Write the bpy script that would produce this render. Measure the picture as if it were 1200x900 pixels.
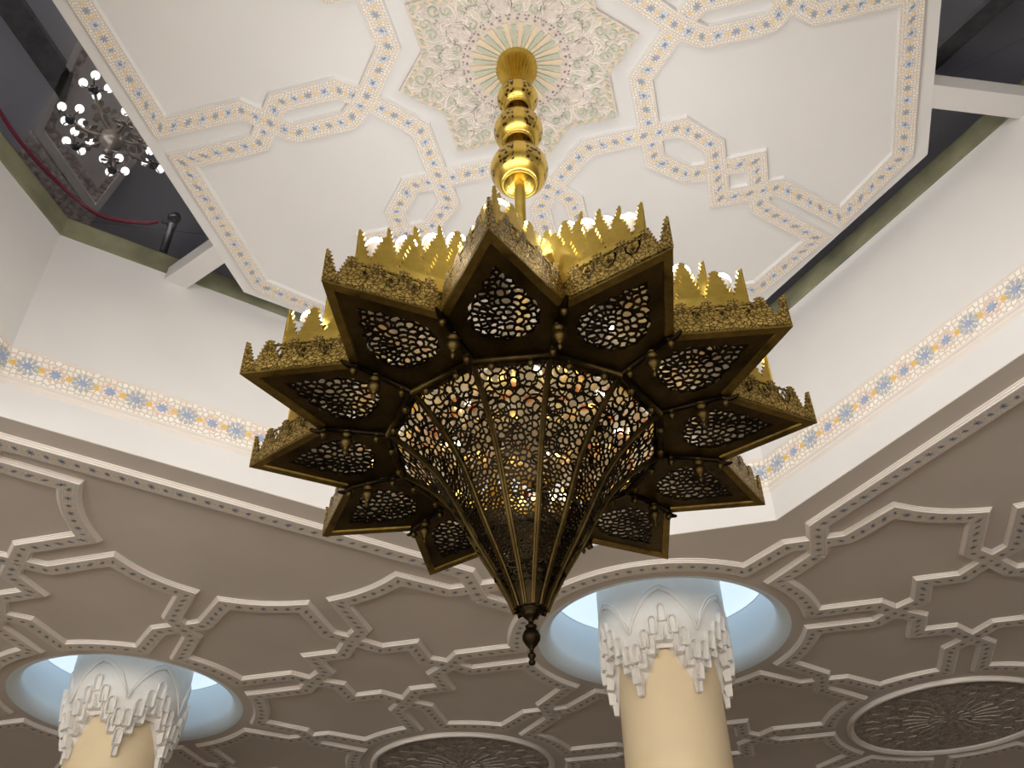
import bpy, bmesh, math, random
from math import pi, sin, cos, tan, radians, hypot, atan2, sqrt
from mathutils import Vector, Matrix
from mathutils.geometry import delaunay_2d_cdt

# ------------------------------------------------------------------ start
for o in list(bpy.data.objects):
    bpy.data.objects.remove(o)
SC = bpy.context.scene
COL = SC.collection
S = 1.5                      # metres per layout unit (chandelier radius)
EYE = 1.6                    # eye height of the photographer


def W(x, y, z):
    return Vector((x * S, y * S, EYE + z * S))


# ------------------------------------------------------------------ camera
cam_d = bpy.data.cameras.new('camera')
cam = bpy.data.objects.new('camera', cam_d)
COL.objects.link(cam)
cam_d.sensor_width = 36.0
cam_d.lens = 36.0 * 1135.8 / 1200.0
cam_d.clip_end = 200
PITCH, ROLL, AZ = 0.69774, -0.01471, radians(-13.8)
fwd = Vector((sin(AZ) * cos(PITCH), cos(AZ) * cos(PITCH), sin(PITCH)))
rgt = Vector((cos(AZ), -sin(AZ), 0))
upv = rgt.cross(fwd)
r2 = rgt * cos(ROLL) + upv * sin(ROLL)
u2 = upv * cos(ROLL) - rgt * sin(ROLL)
cm = Matrix((r2, u2, -fwd)).transposed().to_4x4()
cm.translation = W(0.6072, -2.6708, 0)
cam.matrix_world = cm
SC.camera = cam

# ------------------------------------------------------------------ world and exposure
wd = bpy.data.worlds.new('world')
SC.world = wd
wd.use_nodes = True
wd.node_tree.nodes['Background'].inputs[0].default_value = (1.0, 0.97, 0.935, 1)
wd.node_tree.nodes['Background'].inputs[1].default_value = 4.1
SC.view_settings.view_transform = 'Standard'
SC.view_settings.look = 'None'
SC.view_settings.exposure = 0.27
SC.view_settings.gamma = 1.0
SC.view_settings.use_curve_mapping = False
BULB = 42.0                  # emission of the chandelier globes
NICHE_LIGHT = 0.72            # emission of the cool discs above the columns

# ------------------------------------------------------------------ heights (layout units above the eye)
Z1 = 3.14      # lower ceiling
Z2 = 4.51      # top of the well wall
ZG = 4.665     # gallery floor and glass
Z3 = 4.445     # underside of the suspended octagon
ZU = 6.8       # gallery ceiling

# ------------------------------------------------------------------ node helpers


class NT:
    def __init__(self, name):
        self.m = bpy.data.materials.new(name)
        self.m.use_nodes = True
        self.t = self.m.node_tree
        self.b = self.t.nodes['Principled BSDF']

    def n(self, typ, **kw):
        nd = self.t.nodes.new(typ)
        for k, v in kw.items():
            setattr(nd, k, v)
        return nd

    def l(self, a, b):
        self.t.links.new(a, b)

    def put(self, sock, v):
        if isinstance(v, bpy.types.NodeSocket):
            self.l(v, sock)
        elif v is not None:
            sock.default_value = v

    def m_(self, op, a, b=None, c=None):
        nd = self.n('ShaderNodeMath', operation=op)
        for i, v in enumerate((a, b, c)):
            self.put(nd.inputs[i], v)
        return nd.outputs[0]

    def mix(self, f, a, b):
        nd = self.n('ShaderNodeMix', data_type='RGBA')
        self.put(nd.inputs[0], f)
        self.put(nd.inputs[6], a)
        self.put(nd.inputs[7], b)
        return nd.outputs[2]

    def ramp(self, f, stops):
        nd = self.n('ShaderNodeValToRGB')
        el = nd.color_ramp.elements
        while len(el) < len(stops):
            el.new(0.5)
        for e, (p, c) in zip(el, stops):
            e.position = p
            e.color = c if len(c) == 4 else (*c, 1)
        self.l(f, nd.inputs[0])
        return nd.outputs[0]

    def noise(self, scale, detail=3, vec=None, rough=0.5):
        nd = self.n('ShaderNodeTexNoise')
        nd.inputs['Scale'].default_value = scale
        nd.inputs['Detail'].default_value = detail
        nd.inputs['Roughness'].default_value = rough
        if vec is None:
            vec = self.n('ShaderNodeTexCoord').outputs['Object']
        self.l(vec, nd.inputs['Vector'])
        return nd.outputs['Fac']

    def bump(self, h, strength=0.3, dist=0.01):
        nd = self.n('ShaderNodeBump')
        nd.inputs['Strength'].default_value = strength
        nd.inputs['Distance'].default_value = dist
        self.l(h, nd.inputs['Height'])
        self.l(nd.outputs[0], self.b.inputs['Normal'])

    def set(self, color=None, rough=None, metal=None):
        self.put(self.b.inputs['Base Color'], color)
        self.put(self.b.inputs['Roughness'], rough)
        self.put(self.b.inputs['Metallic'], metal)
        return self.m


def C(r, g, b):
    return (r, g, b, 1)


def plain(name, c, rough=0.6, metal=0.0, var=0.08, scale=2.0, bump=0.0, bscale=40):
    t = NT(name)
    f = t.noise(scale, 4)
    d = tuple(max(0, x * (1 - var)) for x in c)
    e = tuple(min(1, x * (1 + var)) for x in c)
    t.set(t.ramp(f, [(0.3, d), (0.7, e)]), rough, metal)
    if bump:
        t.bump(t.noise(bscale, 4), bump, 0.01)
    return t.m


def brass(name, lo, hi, rough, scale=6.0, bump=0.25, bscale=70):
    t = NT(name)
    f = t.noise(scale, 6, rough=0.65)
    t.set(t.ramp(f, [(0.32, lo), (0.68, hi)]), None, 1.0)
    t.put(t.b.inputs['Roughness'], t.m_('MULTIPLY_ADD', f, 0.25, rough))
    if bump:
        t.bump(t.noise(bscale, 3), bump, 0.004)
    return t.m


def star_mask(t, du, v, r0, k, depth):
    r = t.m_('SQRT', t.m_('ADD', t.m_('MULTIPLY', du, du), t.m_('MULTIPLY', v, v)))
    a = t.m_('ARCTAN2', v, du)
    lim = t.m_('MULTIPLY_ADD', t.m_('COSINE', t.m_('MULTIPLY', a, float(k))), r0 * depth, r0 * (1 - depth))
    return t.m_('LESS_THAN', r, lim)


def band_mat(name, period, hw, cell, stars=True, dark=1.0, blue=(0.19, 0.24, 0.36)):
    """polychrome carved plaster band; UV: u along, v across, in layout units"""
    t = NT(name)
    uv = t.n('ShaderNodeUVMap')
    sp = t.n('ShaderNodeSeparateXYZ')
    t.l(uv.outputs[0], sp.inputs[0])
    u, v = sp.outputs[0], sp.outputs[1]
    vo = t.n('ShaderNodeTexVoronoi', voronoi_dimensions='2D', feature='DISTANCE_TO_EDGE')
    vo.inputs['Scale'].default_value = 1.0 / cell
    vo.inputs['Randomness'].default_value = 0.55
    t.l(uv.outputs[0], vo.inputs['Vector'])
    vc = t.n('ShaderNodeTexVoronoi', voronoi_dimensions='2D')
    vc.inputs['Scale'].default_value = 1.0 / cell
    vc.inputs['Randomness'].default_value = 0.55
    t.l(uv.outputs[0], vc.inputs['Vector'])
    edge = t.m_('LESS_THAN', vo.outputs['Distance'], 0.13)
    cs = t.n('ShaderNodeSeparateColor')
    t.l(vc.outputs['Color'], cs.inputs[0])
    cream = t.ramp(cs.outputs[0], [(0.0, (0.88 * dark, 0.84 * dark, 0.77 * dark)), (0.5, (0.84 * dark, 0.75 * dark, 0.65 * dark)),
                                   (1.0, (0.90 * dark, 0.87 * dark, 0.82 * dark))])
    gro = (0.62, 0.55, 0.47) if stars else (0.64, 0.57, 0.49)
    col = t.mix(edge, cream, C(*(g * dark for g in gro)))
    if stars:
        p = period
        up = t.m_('DIVIDE', u, p)
        d1 = t.m_('MULTIPLY', t.m_('SUBTRACT', t.m_('FRACT', up), 0.5), p)
        d2 = t.m_('MULTIPLY', t.m_('SUBTRACT', t.m_('FRACT', t.m_('ADD', up, 0.5)), 0.5), p)
        d3 = t.m_('MULTIPLY', t.m_('SUBTRACT', t.m_('FRACT', t.m_('MULTIPLY', up, 2.0)), 0.5), p / 2)
        yel = star_mask(t, d3, v, hw * 0.24, 6, 0.12)
        big = star_mask(t, d1, v, hw * 0.56, 8, 0.26)
        core = star_mask(t, d1, v, hw * 0.2, 8, 0.2)
        sm = star_mask(t, d2, v, hw * 0.42, 8, 0.28)
        col = t.mix(yel, col, C(0.80 * dark, 0.62 * dark, 0.34 * dark))
        grain = t.mix(t.m_('LESS_THAN', vo.outputs['Distance'], 0.22), C(*blue), C(*(min(1, b * 1.9) for b in blue)))
        col = t.mix(big, col, grain)
        col = t.mix(core, col, C(*(b * 0.75 for b in blue)))
        col = t.mix(sm, col, C(*(b * 1.0 for b in blue)))
    rim = t.m_('GREATER_THAN', t.m_('ABSOLUTE', v), hw * 0.93)
    col = t.mix(rim, col, C(0.78 * dark, 0.73 * dark, 0.66 * dark))
    t.set(col, 0.65, 0)
    t.bump(vo.outputs['Distance'], 0.5, 0.006)
    return t.m


M = {}
M['plaster'] = plain('plaster_white', (0.71, 0.695, 0.68), 0.55, var=0.03, scale=1.2, bump=0.05, bscale=8)
M['panel'] = plain('panel_white', (0.74, 0.73, 0.72), 0.5, var=0.025, scale=0.9, bump=0.05, bscale=6)
M['taupe'] = plain('ceiling_taupe', (0.58, 0.52, 0.455), 0.62, var=0.05, scale=0.8, bump=0.06, bscale=5)
M['mould'] = plain('moulding_white', (0.74, 0.68, 0.62), 0.5, var=0.03)
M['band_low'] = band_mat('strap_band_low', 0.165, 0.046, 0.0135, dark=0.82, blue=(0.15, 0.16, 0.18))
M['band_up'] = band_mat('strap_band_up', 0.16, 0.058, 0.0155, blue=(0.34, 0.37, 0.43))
M['frieze'] = band_mat('frieze_ground', 0.295, 0.10, 0.033, stars=False)
M['blue'] = plain('glaze_blue', (0.34, 0.40, 0.55), 0.4, var=0.15, scale=30)
M['greyblue'] = plain('glaze_greyblue', (0.45, 0.48, 0.50), 0.5, var=0.1, scale=30)
M['pink'] = plain('glaze_pink', (0.75, 0.56, 0.45), 0.5, var=0.05, scale=30)
M['amber'] = plain('glaze_amber', (0.80, 0.50, 0.12), 0.45, var=0.1, scale=30)
M['cream'] = plain('shaft_cream', (0.78, 0.63, 0.40), 0.42, var=0.06, scale=1.5, bump=0.05, bscale=12)
M['capital'] = plain('capital_white', (0.74, 0.70, 0.64), 0.55, var=0.04, scale=4)
M['niche'] = plain('niche_white', (0.74, 0.83, 0.88), 0.5, var=0.02)
M['brass'] = brass('brass_bright', (0.46, 0.31, 0.05), (0.72, 0.53, 0.12), 0.24, 5, 0.15)
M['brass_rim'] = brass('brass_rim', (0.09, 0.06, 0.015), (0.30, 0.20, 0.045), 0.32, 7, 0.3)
t = NT('brass_engraved')
tc_ = t.n('ShaderNodeTexCoord').outputs['Object']
wv_ = t.n('ShaderNodeTexVoronoi', feature='DISTANCE_TO_EDGE')
wv_.inputs['Scale'].default_value = 45
t.l(tc_, wv_.inputs['Vector'])
ln_ = t.m_('LESS_THAN', wv_.outputs['Distance'], 0.09)
t.set(t.mix(ln_, t.ramp(t.noise(9, 5), [(0.32, (0.34, 0.24, 0.06)), (0.68, (0.62, 0.45, 0.13))]), C(0.14, 0.09, 0.025)), 0.38, 1.0)
t.bump(wv_.outputs['Distance'], 0.7, 0.006)
M['brass_wall'] = t.m
M['brass_dark'] = brass('brass_tarnished_shaded', (0.020, 0.013, 0.004), (0.095, 0.063, 0.02), 0.34, 4, 0.35, 60)  # tarnish, with the unlit underside's shade darkened into the colour
M['brass_shade'] = brass('brass_shade_black', (0.010, 0.007, 0.004), (0.032, 0.022, 0.011), 0.35, 8, 0.2)  # near-black brass: shade on the unlit metalwork put into the colour
M['stone'] = plain('green_stone', (0.235, 0.232, 0.145), 0.45, var=0.3, scale=3, bump=0.1)
M['floor'] = plain('floor_stone', (0.46, 0.41, 0.36), 0.4, var=0.1, scale=1.0)
M['wood'] = plain('wall_brown', (0.30, 0.24, 0.19), 0.6, var=0.1, scale=0.7)
M['gallery'] = plain('gallery_grey', (0.52, 0.515, 0.55), 0.6, var=0.1, scale=0.6)
M['gallery_dark'] = plain('gallery_dark', (0.11, 0.105, 0.11), 0.6, var=0.4, scale=9, bump=0.8, bscale=20)
M['gallery_panel'] = plain('gallery_panel', (0.80, 0.75, 0.68), 0.6, var=0.1, scale=2)
M['gallery_orn'] = plain('gallery_ornament', (0.60, 0.51, 0.45), 0.6, var=0.6, scale=14, bump=0.8, bscale=20)
M['rope'] = plain('rope_red', (0.30, 0.02, 0.06), 0.7, var=0.2, scale=20)
M['chrome'] = plain('post_dark', (0.09, 0.085, 0.09), 0.25, 0.9, var=0.1)
M['dirty_glass'] = plain('smoked_crystal', (0.42, 0.36, 0.29), 0.2, 0.2, var=0.3, scale=12)


def emis(name, c, s, base=(0.8, 0.8, 0.8)):
    t = NT(name)
    t.set(C(*base), 0.4, 0)
    t.b.inputs['Emission Color'].default_value = C(*c)
    t.b.inputs['Emission Strength'].default_value = s
    return t.m


M['bulb'] = emis('globe_lit', (1.0, 0.98, 0.96), BULB)
M['cool'] = emis('niche_lamp', (0.66, 0.83, 1.0), NICHE_LIGHT)
M['globe'] = emis('globe_small', (1.0, 0.96, 0.88), 2.0)


def glass(name, tint, k):
    t = NT(name)
    nt = t.t
    tr = t.n('ShaderNodeBsdfTransparent')
    tr.inputs[0].default_value = C(*tint)
    gl = t.n('ShaderNodeBsdfGlossy')
    gl.inputs['Roughness'].default_value = 0.02
    fr = t.n('ShaderNodeFresnel')
    fr.inputs[0].default_value = k
    mx = t.n('ShaderNodeMixShader')
    t.l(fr.outputs[0], mx.inputs[0])
    t.l(tr.outputs[0], mx.inputs[1])
    t.l(gl.outputs[0], mx.inputs[2])
    t.l(mx.outputs[0], nt.nodes['Material Output'].inputs[0])
    return t.m


M['pane'] = glass('pane_glass', (0.80, 0.80, 0.82), 1.25)
M['ruby'] = glass('ruby_glass', (0.85, 0.10, 0.06), 1.3)
M['orange'] = glass('orange_glass', (0.95, 0.42, 0.08), 1.3)

# rosette plaster, softly painted
t = NT('rosette_plaster')
n1 = t.noise(26, 3)
t.set(t.ramp(n1, [(0.30, (0.64, 0.53, 0.48)), (0.45, (0.76, 0.70, 0.62)), (0.58, (0.72, 0.63, 0.57)), (0.72, (0.62, 0.62, 0.54))]), 0.6, 0)
t.bump(t.noise(38, 2), 0.9, 0.02)
M['rosette'] = t.m
t = NT('medallion_plaster')
vo_ = t.n('ShaderNodeTexVoronoi', feature='DISTANCE_TO_EDGE')
vo_.inputs['Scale'].default_value = 11
t.l(t.n('ShaderNodeTexCoord').outputs['Object'], vo_.inputs['Vector'])
n1 = t.noise(9, 3)
t.set(t.ramp(n1, [(0.3, (0.26, 0.215, 0.18)), (0.7, (0.46, 0.40, 0.34))]), 0.6, 0)
t.bump(t.m_('ADD', vo_.outputs['Distance'], t.noise(24, 3)), 1.0, 0.05)
M['medallion'] = t.m
M['carve'] = plain('carved_plaster', (0.84, 0.79, 0.73), 0.55, var=0.12, scale=9)
M['carve_green'] = plain('carved_green', (0.54, 0.58, 0.46), 0.55, var=0.1, scale=9)
M['carve_sand'] = plain('carved_sand', (0.78, 0.66, 0.47), 0.55, var=0.1, scale=9)
M['carve_mauve'] = plain('carved_mauve', (0.38, 0.28, 0.30), 0.55, var=0.2, scale=9)
M['carve_dim'] = plain('carved_taupe', (0.40, 0.35, 0.30), 0.6, var=0.15, scale=9)

# ------------------------------------------------------------------ object helpers


def obj(name, me, parent=None, mat=None):
    if mat is not None:
        me.materials.clear()
        for m in (mat if isinstance(mat, (list, tuple)) else [mat]):
            me.materials.append(m)
    o = bpy.data.objects.new(name, me)
    COL.objects.link(o)
    o.parent = parent
    return o


def mesh(name, v, f, smooth=False, uvs=None, mi=None):
    me = bpy.data.meshes.new(name)
    me.from_pydata([tuple(p) for p in v], [], f)
    if uvs is not None:
        ul = me.uv_layers.new(name='UVMap')
        for lp in me.loops:
            ul.data[lp.index].uv = uvs[lp.vertex_index]
    if mi is not None:
        me.polygons.foreach_set('material_index', mi)
    if smooth:
        me.polygons.foreach_set('use_smooth', [True] * len(me.polygons))
    me.update()
    return me


def struct(o):
    o['kind'] = 'structure'
    return o


def tag(o, label, cat, group=None):
    o['label'] = label
    o['category'] = cat
    if group:
        o['group'] = group
    return o


def empty(name, loc):
    o = bpy.data.objects.new(name, None)
    COL.objects.link(o)
    o.location = loc
    o.empty_display_size = 0.1
    return o


def inst(name, me, parent, mtx=None):
    o = bpy.data.objects.new(name, me)
    COL.objects.link(o)
    o.parent = parent
    if mtx is not None:
        o.matrix_local = mtx
    return o


def lathe(prof, n=24, name='lathe'):
    """prof: list of (r, z)"""
    v, f = [], []
    m = len(prof)
    for i in range(n):
        a = 2 * pi * i / n
        for r, z in prof:
            v.append((r * cos(a), r * sin(a), z))
    for i in range(n):
        j = (i + 1) % n
        for k in range(m - 1):
            f.append((i * m + k, j * m + k, j * m + k + 1, i * m + k + 1))
    return mesh(name, v, f, True)


def tube(pts, r, n=8, closed=False, name='tube'):
    pts = [Vector(p) for p in pts]
    v, f = [], []
    m = len(pts)
    rr = r if isinstance(r, (list, tuple)) else [r] * m
    ref = None
    for i, p in enumerate(pts):
        a = pts[i - 1] if (i or closed) else p
        b = pts[(i + 1) % m] if (i < m - 1 or closed) else p
        d = (b - a).normalized()
        if ref is None:
            ref = Vector((0, 0, 1)) if abs(d.z) < 0.9 else Vector((1, 0, 0))
        x = d.cross(ref).normalized()
        y = x.cross(d)
        ref = y
        for k in range(n):
            t_ = 2 * pi * k / n
            v.append(p + x * rr[i] * cos(t_) + y * rr[i] * sin(t_))
    for i in range(m if closed else m - 1):
        j = (i + 1) % m
        for k in range(n):
            l = (k + 1) % n
            f.append((i * n + k, j * n + k, j * n + l, i * n + l))
    if not closed:
        f.append(tuple(range(n - 1, -1, -1)))
        f.append(tuple((m - 1) * n + k for k in range(n)))
    return mesh(name, v, f, True)


def box(x0, x1, y0, y1, z0, z1, name='box'):
    v = [(x, y, z) for x in (x0, x1) for y in (y0, y1) for z in (z0, z1)]
    f = [(0, 1, 3, 2), (4, 6, 7, 5), (0, 4, 5, 1), (2, 3, 7, 6), (0, 2, 6, 4), (1, 5, 7, 3)]
    return mesh(name, v, f)


def inpoly(p, poly):
    x, y = p
    c = False
    j = len(poly) - 1
    for i in range(len(poly)):
        xi, yi = poly[i]
        xj, yj = poly[j]
        if (yi > y) != (yj > y) and x < (xj - xi) * (y - yi) / (yj - yi) + xi:
            c = not c
        j = i
    return c


def slab(outer, holes, z0, z1, name='slab', tf=None):
    """extruded plate with holes (2D polygons)"""
    pts, edges = [], []
    for ring in [outer] + holes:
        b = len(pts)
        pts += [Vector(p) for p in ring]
        edges += [(b + i, b + (i + 1) % len(ring)) for i in range(len(ring))]
    vs, es, fs, *_ = delaunay_2d_cdt(pts, edges, [], 0, 1e-6)
    tri = []
    for f in fs:
        c = (sum(vs[i].x for i in f) / len(f), sum(vs[i].y for i in f) / len(f))
        if inpoly(c, outer) and not any(inpoly(c, h) for h in holes):
            tri.append(tuple(f))
    n = len(vs)
    v = [(p.x, p.y, z0) for p in vs] + [(p.x, p.y, z1) for p in vs]
    F = [tuple(reversed(f)) for f in tri] + [tuple(i + n for i in f) for f in tri]
    cnt = {}
    for f in tri:
        for i in range(len(f)):
            e = (f[i], f[(i + 1) % len(f)])
            cnt[e] = 1
    for (a, b) in list(cnt):
        if (b, a) not in cnt:
            F.append((a, b, b + n, a + n))
    if tf:
        v = [tf(*p) for p in v]
    return mesh(name, v, F)


def sweep(pts, prof, closed=False):
    """mitred sweep of profile [(offset, depth)] along a 2D polyline; returns verts2d rows"""
    m = len(pts)
    rows, L = [], 0.0
    for i in range(m):
        p = Vector(pts[i])
        a = Vector(pts[i - 1]) if (i or closed) else None
        b = Vector(pts[(i + 1) % m]) if (i < m - 1 or closed) else None
        d1 = (p - a).normalized() if a is not None else None
        d2 = (b - p).normalized() if b is not None else None
        d1 = d1 or d2
        d2 = d2 or d1
        n1 = Vector((-d1.y, d1.x))
        n2 = Vector((-d2.y, d2.x))
        mt = (n1 + n2)
        mt = mt / max(0.25, (1 + n1.dot(n2)))
        if i:
            L += (p - Vector(pts[i - 1])).length
        rows.append((p, mt, L))
    return rows


def strap(parent, pts, hw, side, z, depth, mats, closed=False, dz=0.0, tf=None):
    """raised strap: white stepped sides plus patterned face, hanging below plane z"""
    rows = sweep(pts, None, closed)
    D = depth + dz
    k = side
    pr = [(hw + k, 0), (hw + k, D * 0.22), (hw + 0.72 * k, D * 0.34), (hw + 0.62 * k, D * 0.62), (hw + 0.36 * k, D * 0.74),
          (hw + 0.26 * k, D), (hw - 0.002, D)]
    full = pr + [(-o, d) for o, d in reversed(pr)]
    n = len(full)
    v, f = [], []
    for p, mt, L in rows:
        for o, d in full:
            q = p + mt * o
            v.append(W(q.x, q.y, z - d))
    m = len(rows)
    for i in range(m if closed else m - 1):
        j = (i + 1) % m
        for c in range(n - 1):
            f.append((i * n + c, i * n + c + 1, j * n + c + 1, j * n + c))
    if not closed:
        f.append(tuple(range(n)))
        f.append(tuple((m - 1) * n + c for c in reversed(range(n))))
    o = obj('strap_moulding', mesh('strap_moulding', v, f), parent, mats[0])
    v, f, uv = [], [], []
    rr = rows + ([(rows[0][0], rows[0][1], rows[-1][2] + (rows[0][0] - rows[-1][0]).length)] if closed else [])
    for p, mt, L in rr:
        for s in (-1, 1):
            q = p + mt * (s * hw)
            v.append(W(q.x, q.y, z - D - 0.0012))
            uv.append((L, s * hw))
    for i in range(len(rr) - 1):
        f.append((2 * i, 2 * i + 1, 2 * i + 3, 2 * i + 2))
    obj('patterned_band', mesh('patterned_band', v, f, uvs=uv), o, mats[1])
    return o


def arc(c, p, q, n=8):
    """points from p to q around centre c, radius interpolated; endpoints included"""
    a0, a1 = atan2(p[1] - c[1], p[0] - c[0]), atan2(q[1] - c[1], q[0] - c[0])
    while a1 - a0 > pi:
        a1 -= 2 * pi
    while a1 - a0 < -pi:
        a1 += 2 * pi
    r0, r1 = hypot(p[0] - c[0], p[1] - c[1]), hypot(q[0] - c[0], q[1] - c[1])
    return [(c[0] + (r0 + (r1 - r0) * i / n) * cos(a0 + (a1 - a0) * i / n),
             c[1] + (r0 + (r1 - r0) * i / n) * sin(a0 + (a1 - a0) * i / n)) for i in range(n + 1)]


# ------------------------------------------------------------------ the well octagon and the setting
WC = (0.07, -0.41)
AX, AD = 3.048, 2.777


def octagon(ax, ad, c=(0, 0)):
    """vertices of an octagon with axis apothem ax and diagonal apothem ad"""
    s = ad * sqrt(2) - ax
    o = [(ax, s), (s, ax), (-s, ax), (-ax, s), (-ax, -s), (-s, -ax), (s, -ax), (ax, -s)]
    return [(c[0] + x, c[1] + y) for x, y in o]


WELL = octagon(AX, AD, WC)
NICHES = [(0.07, 4.07), (-4.33, 4.07)]
NR = 0.825
FIL = 0.10
EXT = (-11.0, 10.0, -9.0, 11.0)


def circle(c, r, n=64):
    return [(c[0] + r * cos(2 * pi * i / n), c[1] + r * sin(2 * pi * i / n)) for i in range(n)]


outer = [(EXT[0], EXT[2]), (EXT[1], EXT[2]), (EXT[1], EXT[3]), (EXT[0], EXT[3])]
ceil_me = slab(outer, [octagon(AX + 0.001, AD + 0.001, WC)] + [circle(c, NR + FIL) for c in NICHES], Z1, Z1 + 0.03, 'ceiling', W)
ceiling = struct(obj('ceiling', ceil_me, None, M['taupe']))
floor_me = slab([(x, y) for x, y in outer], [], -EYE / S - 0.05, -EYE / S, 'floor', W)
struct(obj('floor', floor_me, None, M['floor']))
struct(obj('wall_back', box(EXT[0] * S, EXT[1] * S, EXT[3] * S, EXT[3] * S + 0.2, 0, EYE + ZU * S), None, M['wood']))  # unseen far wall, coloured dark so it returns little light
struct(obj('wall_left_blocker', box(EXT[0] * S - 0.2, EXT[0] * S, EXT[2] * S, EXT[3] * S, 0, EYE + ZU * S), None, M['wood']))  # unseen side wall, added to block world light from the left
struct(obj('wall_right_blocker', box(EXT[1] * S, EXT[1] * S + 0.2, EXT[2] * S, EXT[3] * S, 0, EYE + ZU * S), None, M['wood']))  # its counterpart, added out of view to block world light from the right

# well wall: eight faces with thickness
v, f = [], []
out = octagon(AX + 0.06, AD + 0.06, WC)
for ring in (WELL, out):
    for zz in (Z1 + 0.004, Z2):
        v += [W(x, y, zz) for x, y in ring]
for i in range(8):
    j = (i + 1) % 8
    f += [(i, j, 8 + j, 8 + i), (16 + j, 16 + i, 24 + i, 24 + j), (i, 16 + i, 16 + j, j), (8 + i, 8 + j, 24 + j, 24 + i)]
struct(obj('wall_well', mesh('wall_well', v, f), None, M['plaster']))

# gallery slab with green stone edge
gal = slab(outer, [octagon(AX + 0.05, AD + 0.05, WC)], Z2 + 0.01, ZG, 'floor_gallery', W)
struct(obj('floor_gallery', gal, None, M['gallery']))
v, f = [], []
inn = octagon(AX - 0.012, AD - 0.012, WC)
ins = octagon(AX + 0.05, AD + 0.05, WC)
trim = struct(empty('trim_1', W(0, 0, Z2)))
for i in range(8):
    j = (i + 1) % 8
    v = [W(*p, zz) - trim.location for zz in (Z2 + 0.002, ZG - 0.004) for p in (inn[i], inn[j], ins[j], ins[i])]
    f = [(0, 1, 2, 3), (7, 6, 5, 4), (0, 4, 5, 1), (1, 5, 6, 2), (2, 6, 7, 3), (3, 7, 4, 0)]
    obj('stone_edge', mesh('stone_edge', v, f), trim, M['stone'])

# ------------------------------------------------------------------ frieze on the well wall
FZ0, FZ1 = 3.392, 3.592


def petal_star(r, k, inner, h, name, rot=0.0):
    v = [(0, 0, h)]
    for i in range(2 * k):
        a = pi * i / k + rot
        rr = r if i % 2 == 0 else r * inner
        v.append((rr * cos(a), rr * sin(a), h * 0.55))
    n = len(v)
    v += [(x, y, 0) for x, y, z in v[1:]]
    f = []
    m = 2 * k
    for i in range(m):
        j = (i + 1) % m
        f.append((0, 1 + i, 1 + j))
        f.append((1 + i, n + i, n + j, 1 + j))
    return mesh(name, v, f)


def petals(r, r1, k, w, h, name):
    """ring of k separate rounded petals"""
    v, f = [], []
    for i in range(k):
        a = 2 * pi * (i + 0.5) / k
        ca, sa = cos(a), sin(a)
        b = len(v)
        for x, y in ((r1, 0), ((r1 + r) / 2, w), (r * 0.93, w * 0.8), (r, 0), (r * 0.93, -w * 0.8), ((r1 + r) / 2, -w)):
            v.append((x * ca - y * sa, x * sa + y * ca, h))
        for x, y in ((r1, 0), ((r1 + r) / 2, w), (r * 0.93, w * 0.8), (r, 0), (r * 0.93, -w * 0.8), ((r1 + r) / 2, -w)):
            v.append((x * ca - y * sa, x * sa + y * ca, 0))
        f.append(tuple(b + q for q in range(6)))
        for q in range(6):
            f.append((b + q, b + 6 + q, b + 6 + (q + 1) % 6, b + (q + 1) % 6))
    return mesh(name, v, f)


PF = 0.295
me_big = petals(0.062 * S, 0.027 * S, 10, 0.011 * S, 0.006, 'petal_ring_big')
me_big.materials.append(M['greyblue'])
me_core = petal_star(0.036 * S, 8, 0.5, 0.009, 'star_core')
me_core.materials.append(M['blue'])
me_small = petals(0.058 * S, 0.034 * S, 8, 0.013 * S, 0.005, 'petal_ring_small')
me_small.materials.append(M['pink'])
me_score = petal_star(0.036 * S, 8, 0.55, 0.009, 'star_small')
me_score.materials.append(M['blue'])
me_dot = petal_star(0.019 * S, 6, 0.8, 0.006, 'amber_dot')
me_dot.materials.append(M['amber'])

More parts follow.
